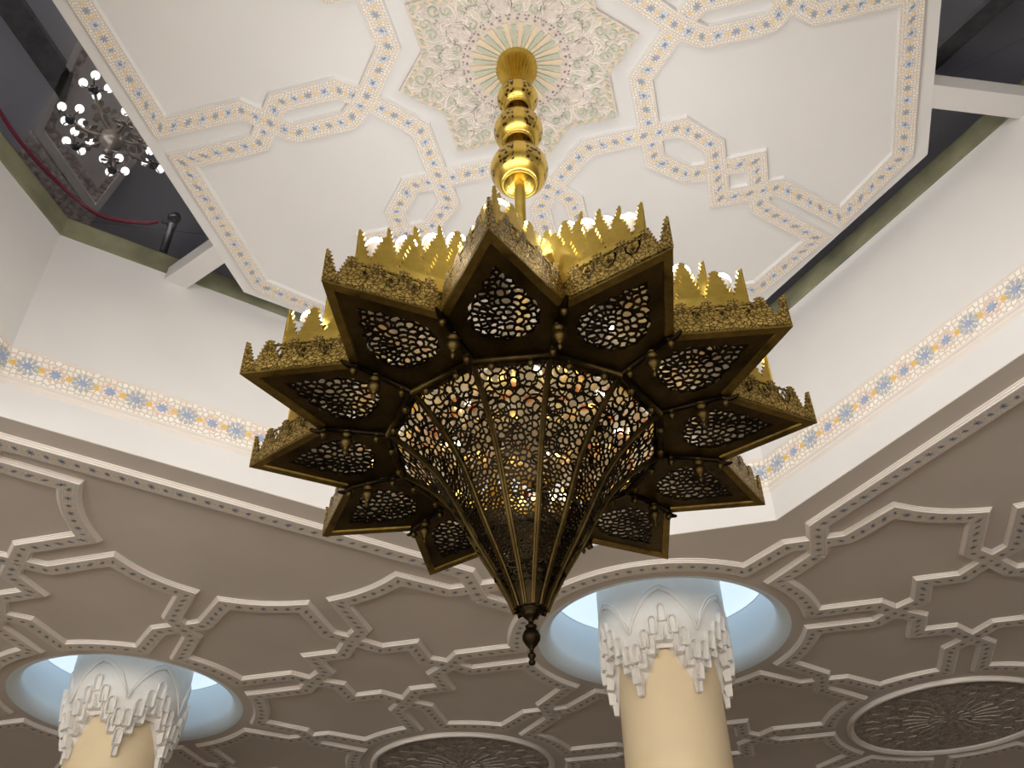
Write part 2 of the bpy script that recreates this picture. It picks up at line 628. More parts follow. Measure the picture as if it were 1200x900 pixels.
for i in range(8):
    a, b = Vector(WELL[i]), Vector(WELL[(i + 1) % 8])
    d = (b - a).normalized()
    nin = Vector((-d.y, d.x))           # points into the well (octagon runs anticlockwise)
    Ln = (b - a).length
    tr = struct(empty('trim_%d' % (i + 2), W(*a, FZ0)))
    loc = tr.location
    # ground strip
    v, uv, f = [], [], []
    off = 0.006
    for s in (0.0, Ln):
        for zz, o in ((FZ0, 0), (FZ0, off), (FZ1, off), (FZ1, 0)):
            mit = tan(pi / 8) * o
            q = a + d * (s + (mit if s == 0 else -mit)) + nin * o
            v.append(W(q.x, q.y, zz) - loc)
            uv.append((s, zz - (FZ0 + FZ1) / 2))
    f = [(0, 4, 5, 1), (1, 5, 6, 2), (2, 6, 7, 3)]
    obj('frieze_ground', mesh('frieze_ground', v, f, uvs=uv), tr, M['frieze'])
    # stepped moulding under it
    prof = [(0, FZ0), (0.020, FZ0), (0.020, FZ0 - 0.012), (0.012, FZ0 - 0.018), (0.012, FZ0 - 0.034), (0.004, FZ0 - 0.044), (0, FZ0 - 0.05)]
    v, f = [], []
    for s in (0.0, Ln):
        for o, zz in prof:
            mit = tan(pi / 8) * o
            q = a + d * (s + (mit if s == 0 else -mit)) + nin * o
            v.append(W(q.x, q.y, zz) - loc)
    n = len(prof)
    f = [(c, c + 1, n + c + 1, n + c) for c in range(n - 1)]
    obj('frieze_moulding', mesh('frieze_moulding', v, f), tr, M['mould'])
    # thin upper bead
    prof = [(0, FZ1 + 0.014), (0.009, FZ1 + 0.012), (0.009, FZ1), (0, FZ1)]
    v = []
    for s in (0.0, Ln):
        for o, zz in prof:
            q = a + d * s + nin * o
            v.append(W(q.x, q.y, zz) - loc)
    obj('frieze_bead', mesh('frieze_bead', v, [(c, c + 1, 5 + c, 4 + c) for c in range(3)]), tr, M['mould'])
    # stars
    rot = Matrix((Vector((d.x, d.y, 0)), Vector((0, 0, 1)), Vector((nin.x, nin.y, 0)))).transposed().to_4x4()
    cnt = max(1, round(Ln / (PF / 4)))
    step = Ln / cnt
    for q in range(cnt):
        s = (q + 0.5) * step
        p = a + d * s + nin * (off + 0.0005)
        mt = rot.copy()
        mt.translation = W(p.x, p.y, (FZ0 + FZ1) / 2) - loc
        ph = q % 4
        if ph == 0:
            st = inst('star_tile', me_big, tr, mt)
            inst('star_core', me_core, st)
        elif ph == 2:
            st = inst('star_tile', me_small, tr, mt)
            inst('star_core', me_score, st)
        else:
            inst('amber_tile', me_dot, tr, mt)

# ------------------------------------------------------------------ lower ceiling strapwork
HW, SIDE, DEP = 0.047, 0.024, 0.025
P, Q = 4.40, 4.48
MC = (2.2, 2.24)
N0 = (0, 0)
P1a = [(1.63, 0), (1.51, 0.14)] + arc(N0, (1.07, 0.14), (0.85, 0.67), 8) + [(1.12, 0.97)]
P1b = [(1.12, 0.97), (1.12, 1.27)] + arc(MC, (1.40, 1.57), (1.17, 2.10), 8) + [(0.72, 2.10), (0.57, 2.24)]
P1 = P1a[:-1] + [(1.12, 0.97)] + P1b[1:]
P2 = [(1.63, 0), (1.80, 0.135), (1.80, 0.40), (2.05, 0.40), (2.2, 0.60)]
P3a = [(0, 1.089)] + arc(N0, (0.05, 1.089), (0.65, 0.87), 8) + [(0.93, 1.12)]
P3b = [(0.93, 1.12), (1.30, 1.12)] + arc(MC, (1.57, 1.37), (2.07, 1.18), 6) + [(2.07, 0.74), (2.2, 0.60)]
P3 = P3a + P3b[1:]
P5a = [(0, 1.64), (0.13, 1.50)] + arc(N0, (0.13, 1.08), (0.65, 0.87), 7) + [(0.93, 1.12)]     # split arc with a double strap
P5 = P5a + P3b[1:]
P4 = [(0.57, 2.24), (0.43, 2.11), (0.43, 1.85), (0.15, 1.85), (0, 1.64)]
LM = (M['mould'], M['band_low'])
count = [0]


def put(pts, nx, ny, sx, sy, dz):
    pp = [(nx + sx * x, ny + sy * y) for x, y in pts]
    dz += 0.0002 * ((sx > 0 and pts is not P3) + 2 * (sy > 0)) + (0.0001 if abs(round((nx - 0.07) / P)) % 2 else 0)
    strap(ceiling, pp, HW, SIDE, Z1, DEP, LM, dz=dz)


for i in (-1, 0, 1):
    for j in (-1, 0, 1):
        nx, ny = 0.07 + P * i, 4.07 + Q * j
        for sx in (-1, 1):
            for sy in (-1, 1):
                if j == -1 and (i == 0 or sy == -1):
                    continue
                mx, my = nx + sx * 1.1, ny + sy * 1.12
                if mx < -7 or mx > 6.2 or my > 9.2:
                    continue
                if j == 1 and sy == 1:
                    continue
                if j == -1 and sx == -i:          # beside the well
                    put(P5a + [(1.28, 1.12)], nx, ny, sx, sy, 0.0)
                    put([(0.85, 0.67), (1.12, 0.97)] + P1b[1:], nx, ny, sx, sy, 0.0012)
                    put(P4, nx, ny, sx, sy, 0.0006)
                elif j == 0 and i == 0 and sy == -1:
                    put(P1a, nx, ny, sx, sy, 0.0012)
                    put(P2, nx, ny, sx, sy, 0.0006)
                    put(P3, nx, ny, sx, sy, 0.0)
                else:
                    put(P1, nx, ny, sx, sy, 0.0012)
                    put(P2, nx, ny, sx, sy, 0.0006)
                    put(P5, nx, ny, sx, sy, 0.0)
                    put(P4, nx, ny, sx, sy, 0.0006)
# border straps along the diagonal edges of the well
for sx in (-1, 1):
    for sy in (-1, 1):
        cy0 = WC[1]
        pts = [(0.07 + sx * 1.12, cy0 + sy * (Q - 0.97)), (0.07 + sx * 1.12, cy0 + sy * (Q - 1.33)),
               (0.07 + sx * (P - 1.29), cy0 + sy * 1.12), (0.07 + sx * (P - 1.20), cy0 + sy * 1.12)]
        strap(ceiling, pts, HW, SIDE, Z1, DEP, LM, dz=0.0018)

# ------------------------------------------------------------------ column niches
for ni, c in enumerate(NICHES):
    prof = []
    for q in range(9):
        a = pi / 2 * q / 8
        prof.append((NR + FIL - FIL * sin(a), FIL - FIL * cos(a)))
    prof.append((NR, 3.56 - Z1))
    o = obj('ceiling_niche', lathe([(r * S, z * S) for r, z in prof], 72, 'ceiling_niche'), None, M['niche'])
    o.location = W(*c, Z1)
    struct(o)
    lp = slab([(x * S, y * S) for x, y in circle((0, 0), NR - 0.006, 72)], [[(x * S, y * S) for x, y in circle((0, 0), 0.475, 48)]], 0, 0.03)
    o = obj('niche_light', lp, None, M['cool'])
    o.location = W(*c, 3.56)
    tag(o, 'cool white lit disc above the column whose capital shows %s' % ('one full centred arch' if ni == 0 else 'two arches meeting'), 'ceiling light')

# ------------------------------------------------------------------ columns
cell_v = {}


def cell_mesh(w, h, dep, name):
    """muqarnas cell: block with a pointed arched head, a deep arched niche and a foot that recedes. x across, y outward, z up (top at 0)"""
    def arch(w, top, bot, n=5, foot=0.82):
        sp = top - w * 0.62
        if sp < bot + (top - bot) * 0.3:
            sp = bot + (top - bot) * 0.3
        left = [(-w * foot / 2, bot), (-w * (1 + foot) / 4 * 1.06, bot + (top - bot) * 0.10), (-w / 2, bot + (top - bot) * 0.28), (-w / 2, sp)]
        for i in range(1, n + 1):
            t_ = i / n
            left.append((-w / 2 * cos(t_ * pi / 2) ** 0.85, sp + (top - sp) * sin(t_ * pi / 2) ** 1.15) if i < n else (0.0, top))
        return left + [(-x, z) for x, z in reversed(left[:-1])]
    o = arch(w, 0, -h)
    i2 = arch(w * 0.76, -w * 0.13, -h * 0.97, foot=1.0)
    n = len(o)

    def yo(z):
        return dep * (0.25 + 0.75 * min(1.0, (1 + z / h) * 1.35))
    v = [(x, -dep * 1.3, z) for x, z in o]
    v += [(x, yo(z), z) for x, z in o]
    v += [(x, yo(z) - dep * 0.04, z) for x, z in i2]
    v += [(x * 0.55, -dep * 0.55, z - w * 0.1 if z > -h * 0.5 else z) for x, z in i2]
    f = []
    for r in range(3):
        for k in range(n):
            l = (k + 1) % n
            f.append((r * n + k, r * n + l, (r + 1) * n + l, (r + 1) * n + k))
    f.append(tuple(3 * n + k for k in range(n)))
    return mesh(name, v, f)


CW, CH = 0.070 * S, 0.135 * S
me_cell = cell_mesh(CW, CH, 0.030 * S, 'muqarnas_cell')
me_cell.materials.append(M['capital'])
me_cell_lo = cell_mesh(CW * 0.93, CH * 0.92, 0.028 * S, 'muqarnas_cell_low')
me_cell_lo.materials.append(M['capital'])
me_drop = cell_mesh(CW * 0.60, CH * 0.80, 0.020 * S, 'muqarnas_drop')
me_drop.materials.append(M['capital'])
AP = radians(275.0)          # azimuth of a lobe centre


def tri_wave(th):
    """0 at the lobe centre, 1 at the valley"""
    x = (th / radians(30)) % 2
    return x if x <= 1 else 2 - x


for ci, c in enumerate(NICHES):
    col_ = empty('column', W(*c, -EYE / S))
    z0 = -EYE / S
    tag(col_, ('cream column rising into a lit niche, one full arch centred on its white capital' if ci == 0
               else 'cream column rising into a lit niche, two arches meeting on the front of its capital'), 'column')
    sh = obj('shaft', lathe([(0.41 * S, 0), (0.41 * S, 0.12 * S), (0.36 * S, 0.2 * S), (0.36 * S, (3.0 - z0) * S)], 64, 'shaft'), col_, M['cream'])
    # bell with zigzag foot
    nth, nt_ = 144, 6
    v, f = [], []
    for i in range(nth):
        th = 2 * pi * i / nth
        w_ = tri_wave(th)
        lo = 2.945 - 0.31 * w_
        hi = 3.16
        for k in range(nt_ + 1):
            t_ = k / nt_
            zz = lo + (hi - lo) * t_
            rr = 0.358 if k == 0 else 0.385 + (0.462 - 0.385) * min(1, max(0, (zz - 2.62) / 0.42)) ** 0.8
            a = AP + th
            v.append((rr * S * cos(a), rr * S * sin(a), (zz - z0) * S))
    m = nt_ + 1
    for i in range(nth):
        j = (i + 1) % nth
        for k in range(nt_):
            f.append((i * m + k, j * m + k, j * m + k + 1, i * m + k + 1))
    obj('capital_bell', mesh('capital_bell', v, f, True), col_, M['capital'])
    drum = obj('capital_drum', lathe([(r * S, (z - z0) * S) for r, z in ((0.40, 2.88), (0.455, 3.02), (0.468, 3.1), (0.468, 3.575))], 72, 'capital_drum'), col_, M['capital'])
    for lobe in range(6):
        ac = AP + lobe * pi / 3
        # pointed arch moulding on the drum
        pts = []
        for i in range(25):
            x = -1 + 2 * i / 24
            th = x * radians(30)
            zz = 2.99 + 0.315 * (1 - abs(x) ** 1.9) ** 0.8 + 0.012 * (1 - min(1, abs(x) * 6))
            pts.append((th, zz))
        v, f = [], []
        for wv, dr in ((-0.030, 0.0), (-0.028, 0.010), (-0.010, 0.011), (-0.008, 0.006), (0.004, 0.006), (0.006, 0.010), (0.012, 0.009), (0.014, 0.0)):
            for i, (th, zz) in enumerate(pts):
                p0 = pts[max(0, i - 1)]
                p1 = pts[min(24, i + 1)]
                tx, tz = (p1[0] - p0[0]) * 0.47, p1[1] - p0[1]
                ln = hypot(tx, tz)
                nx_, nz_ = -tz / ln, tx / ln
                wv_2 = wv * (1 - 0.75 * max(0, (abs(th) - radians(18)) / radians(12)))
                aa = ac + th + nx_ * wv_2 / 0.47
                rr = 0.4675 + dr
                v.append((rr * S * cos(aa), rr * S * sin(aa), (zz + nz_ * wv_2 - z0) * S))
        for r in range(7):
            for i in range(24):
                f.append((r * 25 + i, r * 25 + i + 1, (r + 1) * 25 + i + 1, (r + 1) * 25 + i))
        obj('arch_moulding', mesh('arch_moulding', v, f), col_, M['capital'])

        def place(name, me, thd, ztop, r, tilt=0.0, sc=1.0):
            th = ac + radians(thd)
            rot = Matrix.Rotation(th - pi / 2, 4, 'Z')
            mt = Matrix.Translation((r * S * cos(th), r * S * sin(th), (ztop - z0) * S)) @ rot @ Matrix.Rotation(tilt, 4, 'X') @ Matrix.Diagonal((sc, 1, sc, 1))
            inst(name, me, col_, mt)
        for q in range(-3, 4):
            place('muqarnas_cell', me_cell, q * 8.57, 3.178 - 0.086 * abs(q), 0.462 - 0.006 * abs(q), 0.10)
        for q in range(-3, 4):
            qq = abs(q + 0.5)
            place('muqarnas_cell', me_cell_lo, (q + 0.5) * 8.57, 3.078 - 0.086 * qq, 0.438 - 0.010 * qq, 0.16)
        place('muqarnas_drop', me_drop, 30, 2.685, 0.386, 0.10)

# ------------------------------------------------------------------ medallions
MEDS = [((-2.13, 6.31), 'dark carved round ceiling medallion between the two columns'),
        ((2.27, 6.31), 'dark carved round ceiling medallion on the outer side of the column showing one full arch')]
rng = random.Random(5)
for c, lab in MEDS:
    md = empty('ceiling_medallion', W(*c, Z1))
    tag(md, lab, 'medallion', None)
    R0 = 0.875
    obj('medallion_frame', lathe([(r * S, -z * S) for r, z in ((R0, 0), (R0, 0.028), (R0 - 0.015, 0.036), (R0 - 0.03, 0.036), (R0 - 0.045, 0.02), (R0 - 0.055, 0.02), (R0 - 0.065, 0.0))], 72), md, M['mould'])
    obj('carved_disc', lathe([(0.001, -0.006 * S), ((R0 - 0.06) * S, -0.006 * S)], 72), md, M['medallion'])
    # radiating petals and leaf reliefs
    for ring_, (r0, r1, k, w_) in enumerate(((0.07, 0.17, 12, 0.018), (0.20, 0.40, 24, 0.014), (0.44, 0.56, 16, 0.035), (0.60, 0.72, 24, 0.03))):
        key = ('relief', ring_)
        if key not in cell_v:
            me = petals(r1 * S, r0 * S, 1, w_ * S, -0.009 * S, 'relief')
            me.materials.append(M['carve_dim'])
            cell_v[key] = me
        for q in range(k):
            inst('petal_relief', cell_v[key], md, Matrix.Translation((0, 0, -0.004 * S)) @ Matrix.Rotation(ring_ * 0.13 + 2 * pi * q / k, 4, 'Z'))

# ------------------------------------------------------------------ suspended octagon
PX, PD = 2.085, 2.285
PAN = octagon(PX, PD)
panel = struct(obj('ceiling_upper', slab(PAN, [], Z3, Z3 + 0.05, 'ceiling_upper', W), None, M['panel']))
G = [(1.945, 0.11), (1.48, 0.11), (1.27, -0.10), (0.95, -0.10), (0.82, 0.0), (0.60, 0.25), (0.60, 0.78), (0.77, 0.93), (1.15, 0.93),
     (1.15, 1.27), (1.475, 1.61), (1.10, 1.945), (0.11, 1.945), (0.11, 1.48), (-0.10, 1.27), (-0.10, 0.95), (0.0, 0.82), (0.25, 0.60),
     (0.78, 0.60), (0.93, 0.77), (0.93, 1.15), (1.27, 1.15), (1.61, 1.475), (1.945, 1.10)]
UM = (M['panel'], M['band_up'])
for k in range(4):
    a = k * pi / 2
    for h, gp in enumerate(([(1.945, 0.6)] + G[:12] + [(0.6, 1.945)], [(0.6, 1.945)] + G[12:] + [(1.945, 0.6)])):
        pts = [(x * cos(a) - y * sin(a), x * sin(a) + y * cos(a)) for x, y in gp]
        strap(panel, pts, 0.056, 0.007, Z3, 0.021, UM, dz=0.0006 * k + 0.0003 * h)

# beams carrying the octagon
for k in (0, 1, 2, 3, 5, 6):
    a = radians(22.5 + 45 * k)
    d = Vector((cos(a), sin(a)))
    oy = {0: -0.10, 3: -0.05}.get(k, 0.0)
    # hit the well wall
    best = 9
    for i in range(8):
        nrm = (cos(pi / 4 * i), sin(pi / 4 * i))
        ap = (AX if i % 2 == 0 else AD) + WC[0] * nrm[0] + (WC[1] - oy) * nrm[1]
        dn = d.x * nrm[0] + d.y * nrm[1]
        if dn > 0.1:
            best = min(best, ap / dn)
    me = box(1.9 * S, (best + 0.02) * S, -0.068 * S, 0.068 * S, 0, 0.105 * S, 'beam')
    o = struct(obj('trim_%d' % (20 + k), me, None, M['plaster']))
    o.location = W(0, oy, Z3 + 0.004)
    o.rotation_euler = (0, 0, a)

# glass panes
inn = octagon(1.75, 1.95)
gl = octagon(AX + 0.0, AD + 0.0, WC)
for i in range(8):
    j = (i + 1) % 8
    quad = [inn[i], inn[j], gl[j], gl[i]]
    me = slab([(x, y) for x, y in (quad[3], quad[2], quad[1], quad[0])][::-1], [], ZG - 0.012, ZG - 0.004, 'window_%d' % (i + 1), W)
    struct(obj('window_%d' % (i + 1), me, None, M['pane']))

# ------------------------------------------------------------------ fretwork generator


def voronoi_edges(seeds):
    vs, es, fs, *_ = delaunay_2d_cdt([Vector(s) for s in seeds], [], [], 0, 1e-7)
    cc, emap = [], {}
    for fi, f_ in enumerate(fs):
        a, b, c = (vs[i] for i in f_)
        d = 2 * (a.x * (b.y - c.y) + b.x * (c.y - a.y) + c.x * (a.y - b.y))
        if abs(d) < 1e-12:
            cc.append(None)
        else:
            a2, b2, c2 = a.length_squared, b.length_squared, c.length_squared
            cc.append(((a2 * (b.y - c.y) + b2 * (c.y - a.y) + c2 * (a.y - b.y)) / d, (a2 * (c.x - b.x) + b2 * (a.x - c.x) + c2 * (b.x - a.x)) / d))
        for i in range(3):
            e = tuple(sorted((f_[i], f_[(i + 1) % 3])))
            emap.setdefault(e, []).append(fi)
    res = []
    for e, ff in emap.items():
        if len(ff) == 2 and cc[ff[0]] and cc[ff[1]]:
            res.append((cc[ff[0]], cc[ff[1]]))
    return res


def ribbons(segs, width, thick, mp, bulge=0.16, nseg=3):
    """segs: list of (p, q) in the flat pattern; mp(x, y, h) maps to 3D"""
    v, f = [], []
    for p, q in segs:
        dx, dy = q[0] - p[0], q[1] - p[1]
        L = hypot(dx, dy)
        if L < width * 0.15:
            continue
        nx_, ny_ = -dy / L, dx / L
        sg = 1 if (p[0] + q[0]) * (1 if dy > 0 else -1) > 0 else -1
        bl = bulge * L * sg * (1 if int((abs(p[0] + q[0]) + p[1] * 3.1) * 61) % 2 else -1)
        ns = nseg if L > width * 1.5 else 1
        b = len(v)
        w_ = width(0.5 * (p[1] + q[1])) if callable(width) else width
        for i in range(ns + 1):
            t_ = i / ns
            bb = bl * 4 * t_ * (1 - t_)
            x, y = p[0] + dx * t_ + nx_ * bb, p[1] + dy * t_ + ny_ * bb
            for s, h in ((-1, 0), (1, 0), (1, thick), (-1, thick)):
                v.append(mp(x + s * nx_ * w_ / 2, y + s * ny_ * w_ / 2, h))
        for i in range(ns):
            for k in range(4):
                l = (k + 1) % 4
                f.append((b + i * 4 + k, b + i * 4 + l, b + i * 4 + 4 + l, b + i * 4 + 4 + k))
    return mesh('fretwork', v, f)


def flower_seeds(poly_test, bounds, centres, cell, seed, sym=True):
    """mirror-symmetric seeds: flowers around the centres, filled up by spaced random points"""
    rg = random.Random(seed)
    pts = []

    def add(x, y, mind):
        c_ = cell(y) if callable(cell) else cell
        if not poly_test(x, y):
            return
        if abs(x) < c_ * 0.28:
            x = 0.0
        elif abs(x) < c_ * 0.5:
            x = c_ * 0.5
        for a, b in pts:
            if hypot(a - x, b - y) < mind * c_:
                return
        pts.append((x, y))
    for cx_, cy_, r in centres:
        add(cx_, cy_, 0.5)
        for rr, k in ((r * 0.55, 6), (r, 9), (r * 1.5, 13)):
            for i in range(k):
                a = 2 * pi * i / k + (0.3 if rr == r else 0)
                add(cx_ + rr * cos(a), cy_ + rr * sin(a), 0.66)
    x0, x1, y0, y1 = bounds
    for _ in range(9000):
        add(rg.uniform(0, x1), rg.uniform(y0, y1), 0.86)
    return pts + [(-x, y) for x, y in pts if x > 1e-9]


# ------------------------------------------------------------------ the great chandelier
ZT = 1.2056
ch = empty('star_chandelier', W(0, 0, ZT))
tag(ch, 'huge pierced brass twelve-pointed star chandelier with a fluted cage and globe lamps', 'chandelier')
A0 = -1.43554
RT, RV, RG, ZP = 1.0, 0.716, 0.481, 2.020


def lz(z):
    return (z - ZT) * S


def rotk(k):
    return Matrix.Rotation(A0 + k * pi / 6, 4, 'Z')


c15, s15 = cos(pi / 12), sin(pi / 12)
Tp = (RT, 0.0)
Vp, Vm = (RV * c15, RV * s15), (RV * c15, -RV * s15)
Gp, Gm = (RG * c15, RG * s15), (RG * c15, -RG * s15)
half = [(0.858, 0.0), (0.835, 0.014), (0.812, 0.024), (0.800, 0.046), (0.770, 0.050), (0.757, 0.072), (0.725, 0.078), (0.708, 0.100), (0.675, 0.104),
        (0.655, 0.112), (0.628, 0.106), (0.605, 0.104), (0.588, 0.088), (0.568, 0.082), (0.560, 0.060), (0.546, 0.048), (0.548, 0.024), (0.540, 0.0)]
WIN = half + [(x, -y) for x, y in reversed(half[1:-1])]
kite = [Tp, Vp, Gp, Gm, Vm]


def sc(poly):
    return [(x * S, y * S) for x, y in poly]


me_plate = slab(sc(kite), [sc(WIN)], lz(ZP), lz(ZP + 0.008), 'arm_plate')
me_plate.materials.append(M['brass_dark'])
# raised border along the two outer edges
rows = sweep([Vm, Tp, Vp], None)
v, f = [], []
for p, mt, L in rows:
    for o_, h in ((0.0, 0.0), (0.0, -0.006), (0.026, -0.006), (0.030, 0.0)):
        q = p + mt * o_
        v.append((q.x * S, q.y * S, lz(ZP + h)))
for i in range(2):
    for c_ in range(3):
        f.append((i * 4 + c_, i * 4 + c_ + 1, i * 4 + 5 + c_, i * 4 + 4 + c_))
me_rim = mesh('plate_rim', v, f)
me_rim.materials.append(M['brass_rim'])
WSW = [(y, x) for x, y in WIN]        # swapped: symmetric about x = 0
seeds = flower_seeds(lambda x, y: inpoly((x, y), [(a * 1.12, 0.66 + (b - 0.66) * 1.12) for a, b in WSW]), (-0.13, 0.13, 0.51, 0.89),
                     [(0, 0.64, 0.045), (0.062, 0.655, 0.03), (0, 0.745, 0.035)], 0.027, 3)
segs = [(p, q) for p, q in voronoi_edges(seeds) if inpoly(p, WSW) or inpoly(q, WSW)]
segs = [s for s in segs if max(hypot(*s[0]), hypot(*s[1])) < 0.9 and hypot(s[0][0] - s[1][0], s[0][1] - s[1][1]) < 0.06]
# scalloped rim of the window
segs_rim = [((a[1], a[0]), (b[1], b[0])) for a, b in zip(WIN, WIN[1:] + WIN[:1])]
me_fret = ribbons(segs + segs_rim, 0.0075, 0.006, lambda x, y, h: (y * S, x * S, lz(ZP + 0.001 + h)))
me_fret.materials.append(M['brass_shade'])

t = NT('crystal_lining')
nf = t.noise(13, 2)
lc = t.ramp(nf, [(0.0, (0.88, 0.84, 0.76)), (0.62, (0.88, 0.82, 0.72)), (0.66, (0.88, 0.55, 0.38)), (0.74, (0.9, 0.85, 0.78))])
tl = t.n('ShaderNodeBsdfTranslucent')
t.l(lc, tl.inputs[0])
tp = t.n('ShaderNodeBsdfTransparent')
t.l(lc, tp.inputs[0])
mx = t.n('ShaderNodeMixShader')
mx.inputs[0].default_value = 0.5
t.l(tl.outputs[0], mx.inputs[1])
t.l(tp.outputs[0], mx.inputs[2])
t.l(mx.outputs[0], t.t.nodes['Material Output'].inputs[0])
me_wl = mesh('glass_lining', [(x * S, y * S, lz(ZP + 0.012)) for x, y in WIN], [tuple(range(len(WIN)))])
me_wl.materials.append(t.m)
for k in range(12):
    R_ = rotk(k)
    pl = inst('arm_plate', me_plate, ch, R_)
    inst('plate_rim', me_rim, pl)
    inst('fretwork', me_fret, pl)
    inst('glass_lining', me_wl, pl)

# crenellated walls -------------------------------------------------------
TW = 0.006


def fir(pitch, h, halfside=0):
    """saw-toothed merlon outline; halfside -1/+1 keeps one half"""
    n = 6
    right = []
    wb, wt = pitch * 0.43, pitch * 0.09
    for i in range(n):
        t0 = i / n
        w0 = wb + (wt - wb) * t0
        right.append((w0, h * t0))
        right.append((w0 + pitch * 0.06, h * (t0 + 0.62 / n)))
        right.append((w0 - pitch * 0.035, h * (t0 + 0.66 / n)))
    right.append((wt * 0.9, h))
    if halfside == 0:
        return right + [(-x, z) for x, z in reversed(right)]
    r = [(x, z) for x, z in right] + [(0, h), (0, 0)]
    return r if halfside > 0 else [(-x, z) for x, z in reversed(r)]


def wallset(rt, zb, zs, zt, name, mat, gap_fill, seedn):
    """two mirrored wall meshes (edges T-V+ and T-V-), merlon meshes and matrices"""
    # inset star corner positions
    ed = (Vector(Vp) - Vector(Tp))
    L0 = ed.length
    dirp = ed.normalized()
    nin_ = Vector((dirp.y, -dirp.x))
    if nin_.x > 0:
        nin_ = -nin_
    inset = (RT - rt) * abs(nin_.x)
    T_ = Vector((rt, 0))
    # V stays on the 15 degree ray
    vdir = Vector((c15, s15))
    # line T_ + s*dirp meets ray: cross = 0
    s = (T_.x * vdir.y - T_.y * vdir.x) / (-(dirp.x * vdir.y - dirp.y * vdir.x))
    L = s
    out_ = {}
    for sg in (1, -1):
        d3 = Vector((dirp.x, sg * dirp.y, 0))
        up3 = Vector((0, 0, 1))
        n3 = Vector((nin_.x, sg * nin_.y, 0))
        mt = Matrix((d3, n3, up3)).transposed().to_4x4()
        mt.translation = Vector((rt * S, 0, lz(zb)))
        out_[sg] = mt
    hs = (zs - zb)
    hm = (zt - zs)
    npi = max(1, int(L / 0.086))
    pitch = L / (npi + 0.45)
    me_w = slab([(0, 0), (L * S, 0), (L * S, hs * S), (0, hs * S)], [], 0, TW * S, name, lambda x, y, z: Vector((x, z, y)))
    me_w.materials.append(mat)

    def mer(hsd):
        me = slab([(x * S, z * S) for x, z in fir(pitch, hm, hsd)], [], 0, TW * S, 'merlon', lambda x, y, z: Vector((x, z, y)))
        me.materials.append(mat)
        return me
    full, half_ = mer(0), mer(1)
    # branch filigree between merlons
    br = []
    if gap_fill:
        for g in (1.5, 2.5, 3.4):
            x0 = g * pitch
            for sgn in (-1, 1):
                pts = []
                for i in range(9):
                    t_ = i / 8
                    pts.append((x0 + sgn * pitch * 0.30 * sin(t_ * pi * 0.9), 0.0 + hm * 0.80 * t_))
                br += list(zip(pts, pts[1:]))
                pts = [(x0 + sgn * pitch * 0.13 * (1 - cos(i / 8 * 2 * pi)) * 0.5, hm * (0.1 + 0.5 * i / 8)) for i in range(9)]
                br += list(zip(pts, pts[1:]))
            br.append(((x0 - pitch * 0.45, hm * 0.72), (x0 + pitch * 0.45, hm * 0.72)))
        me_b = ribbons(br, 0.0065, TW * 0.8, lambda x, y, h: (x * S, h * S, (hs + y) * S), 0, 1)
        me_b.materials.append(mat)
    else:
        me_b = None
    return out_, me_w, full, half_, me_b, pitch, hs, npi


for rt, zb, zs, zt, nm, fill in ((1.0, ZP, 2.062, 2.150, 'gallery_wall', True), (0.887, 2.165, 2.222, 2.340, 'second_gallery_wall', False),
                               (0.765, 2.290, 2.345, 2.458, 'third_gallery_wall', False), (0.643, 2.410, 2.465, 2.578, 'fourth_gallery_wall', False),
                               (0.520, 2.530, 2.585, 2.700, 'fifth_gallery_wall', False)):
    mats, me_w, full, half_, me_b, pitch, hs, npi = wallset(rt, zb, zs, zt, nm, M['brass_wall'] if fill else M['brass'], fill, 1)
    if not fill:
        Lb = max(vv.co.x for vv in me_w.vertices)
        me_back = slab([(0, -0.135 * S), (Lb, -0.135 * S), (Lb, 0), (0, 0)], [], 0.004 * S, TW * S, 'shade_backing', lambda x, y, z: Vector((x, z, y)))
        me_back.materials.append(M['brass_dark'])  # dark sheet painting in the unlit depth behind the lowest merlons
    for k in range(12):
        for sg in (1, -1):
            wl = inst(nm, me_w, ch, rotk(k) @ mats[sg])
            inst('merlon', half_, wl, Matrix.Translation((0, 0, hs * S)))
            for q in range(1, npi + 1):
                inst('merlon', full, wl, Matrix.Translation((q * pitch * S, 0, hs * S)))
            if me_b:
                inst('filigree', me_b, wl)
            elif rt > 0.8:
                inst('shade_backing', me_back, wl)
# seam bars, ring bars, pendants and knobs ---------------------------------
me_seam = tube([(RV * S * 0.995, 0, lz(ZP - 0.004)), (RG * S, 0, lz(ZP - 0.006))], 0.010 * S, 8, name='seam_bar')
me_seam.materials.append(M['brass_shade'])
me_ring = tube([(Gm[0] * S, Gm[1] * S, lz(ZP - 0.008)), (Gp[0] * S, Gp[1] * S, lz(ZP - 0.008))], 0.013 * S, 8, name='ring_bar')
me_ring.materials.append(M['brass_dark'])
me_pend = lathe([(r * S, z * S) for r, z in ((0.0005, -0.098), (0.006, -0.092), (0.009, -0.082), (0.005, -0.074), (0.010, -0.068), (0.020, -0.055), (0.023, -0.043),
                                              (0.017, -0.031), (0.010, -0.027), (0.019, -0.021), (0.022, -0.012), (0.012, -0.006), (0.016, 0.0))], 12, 'pendant')
me_pend.materials.append(M['brass_dark'])
me_knob = lathe([(r * S, z * S) for r, z in ((0.0005, -0.036), (0.008, -0.031), (0.013, -0.022), (0.012, -0.013), (0.006, -0.009), (0.010, -0.004), (0.010, 0))], 10, 'knob')
me_knob.materials.append(M['brass_dark'])
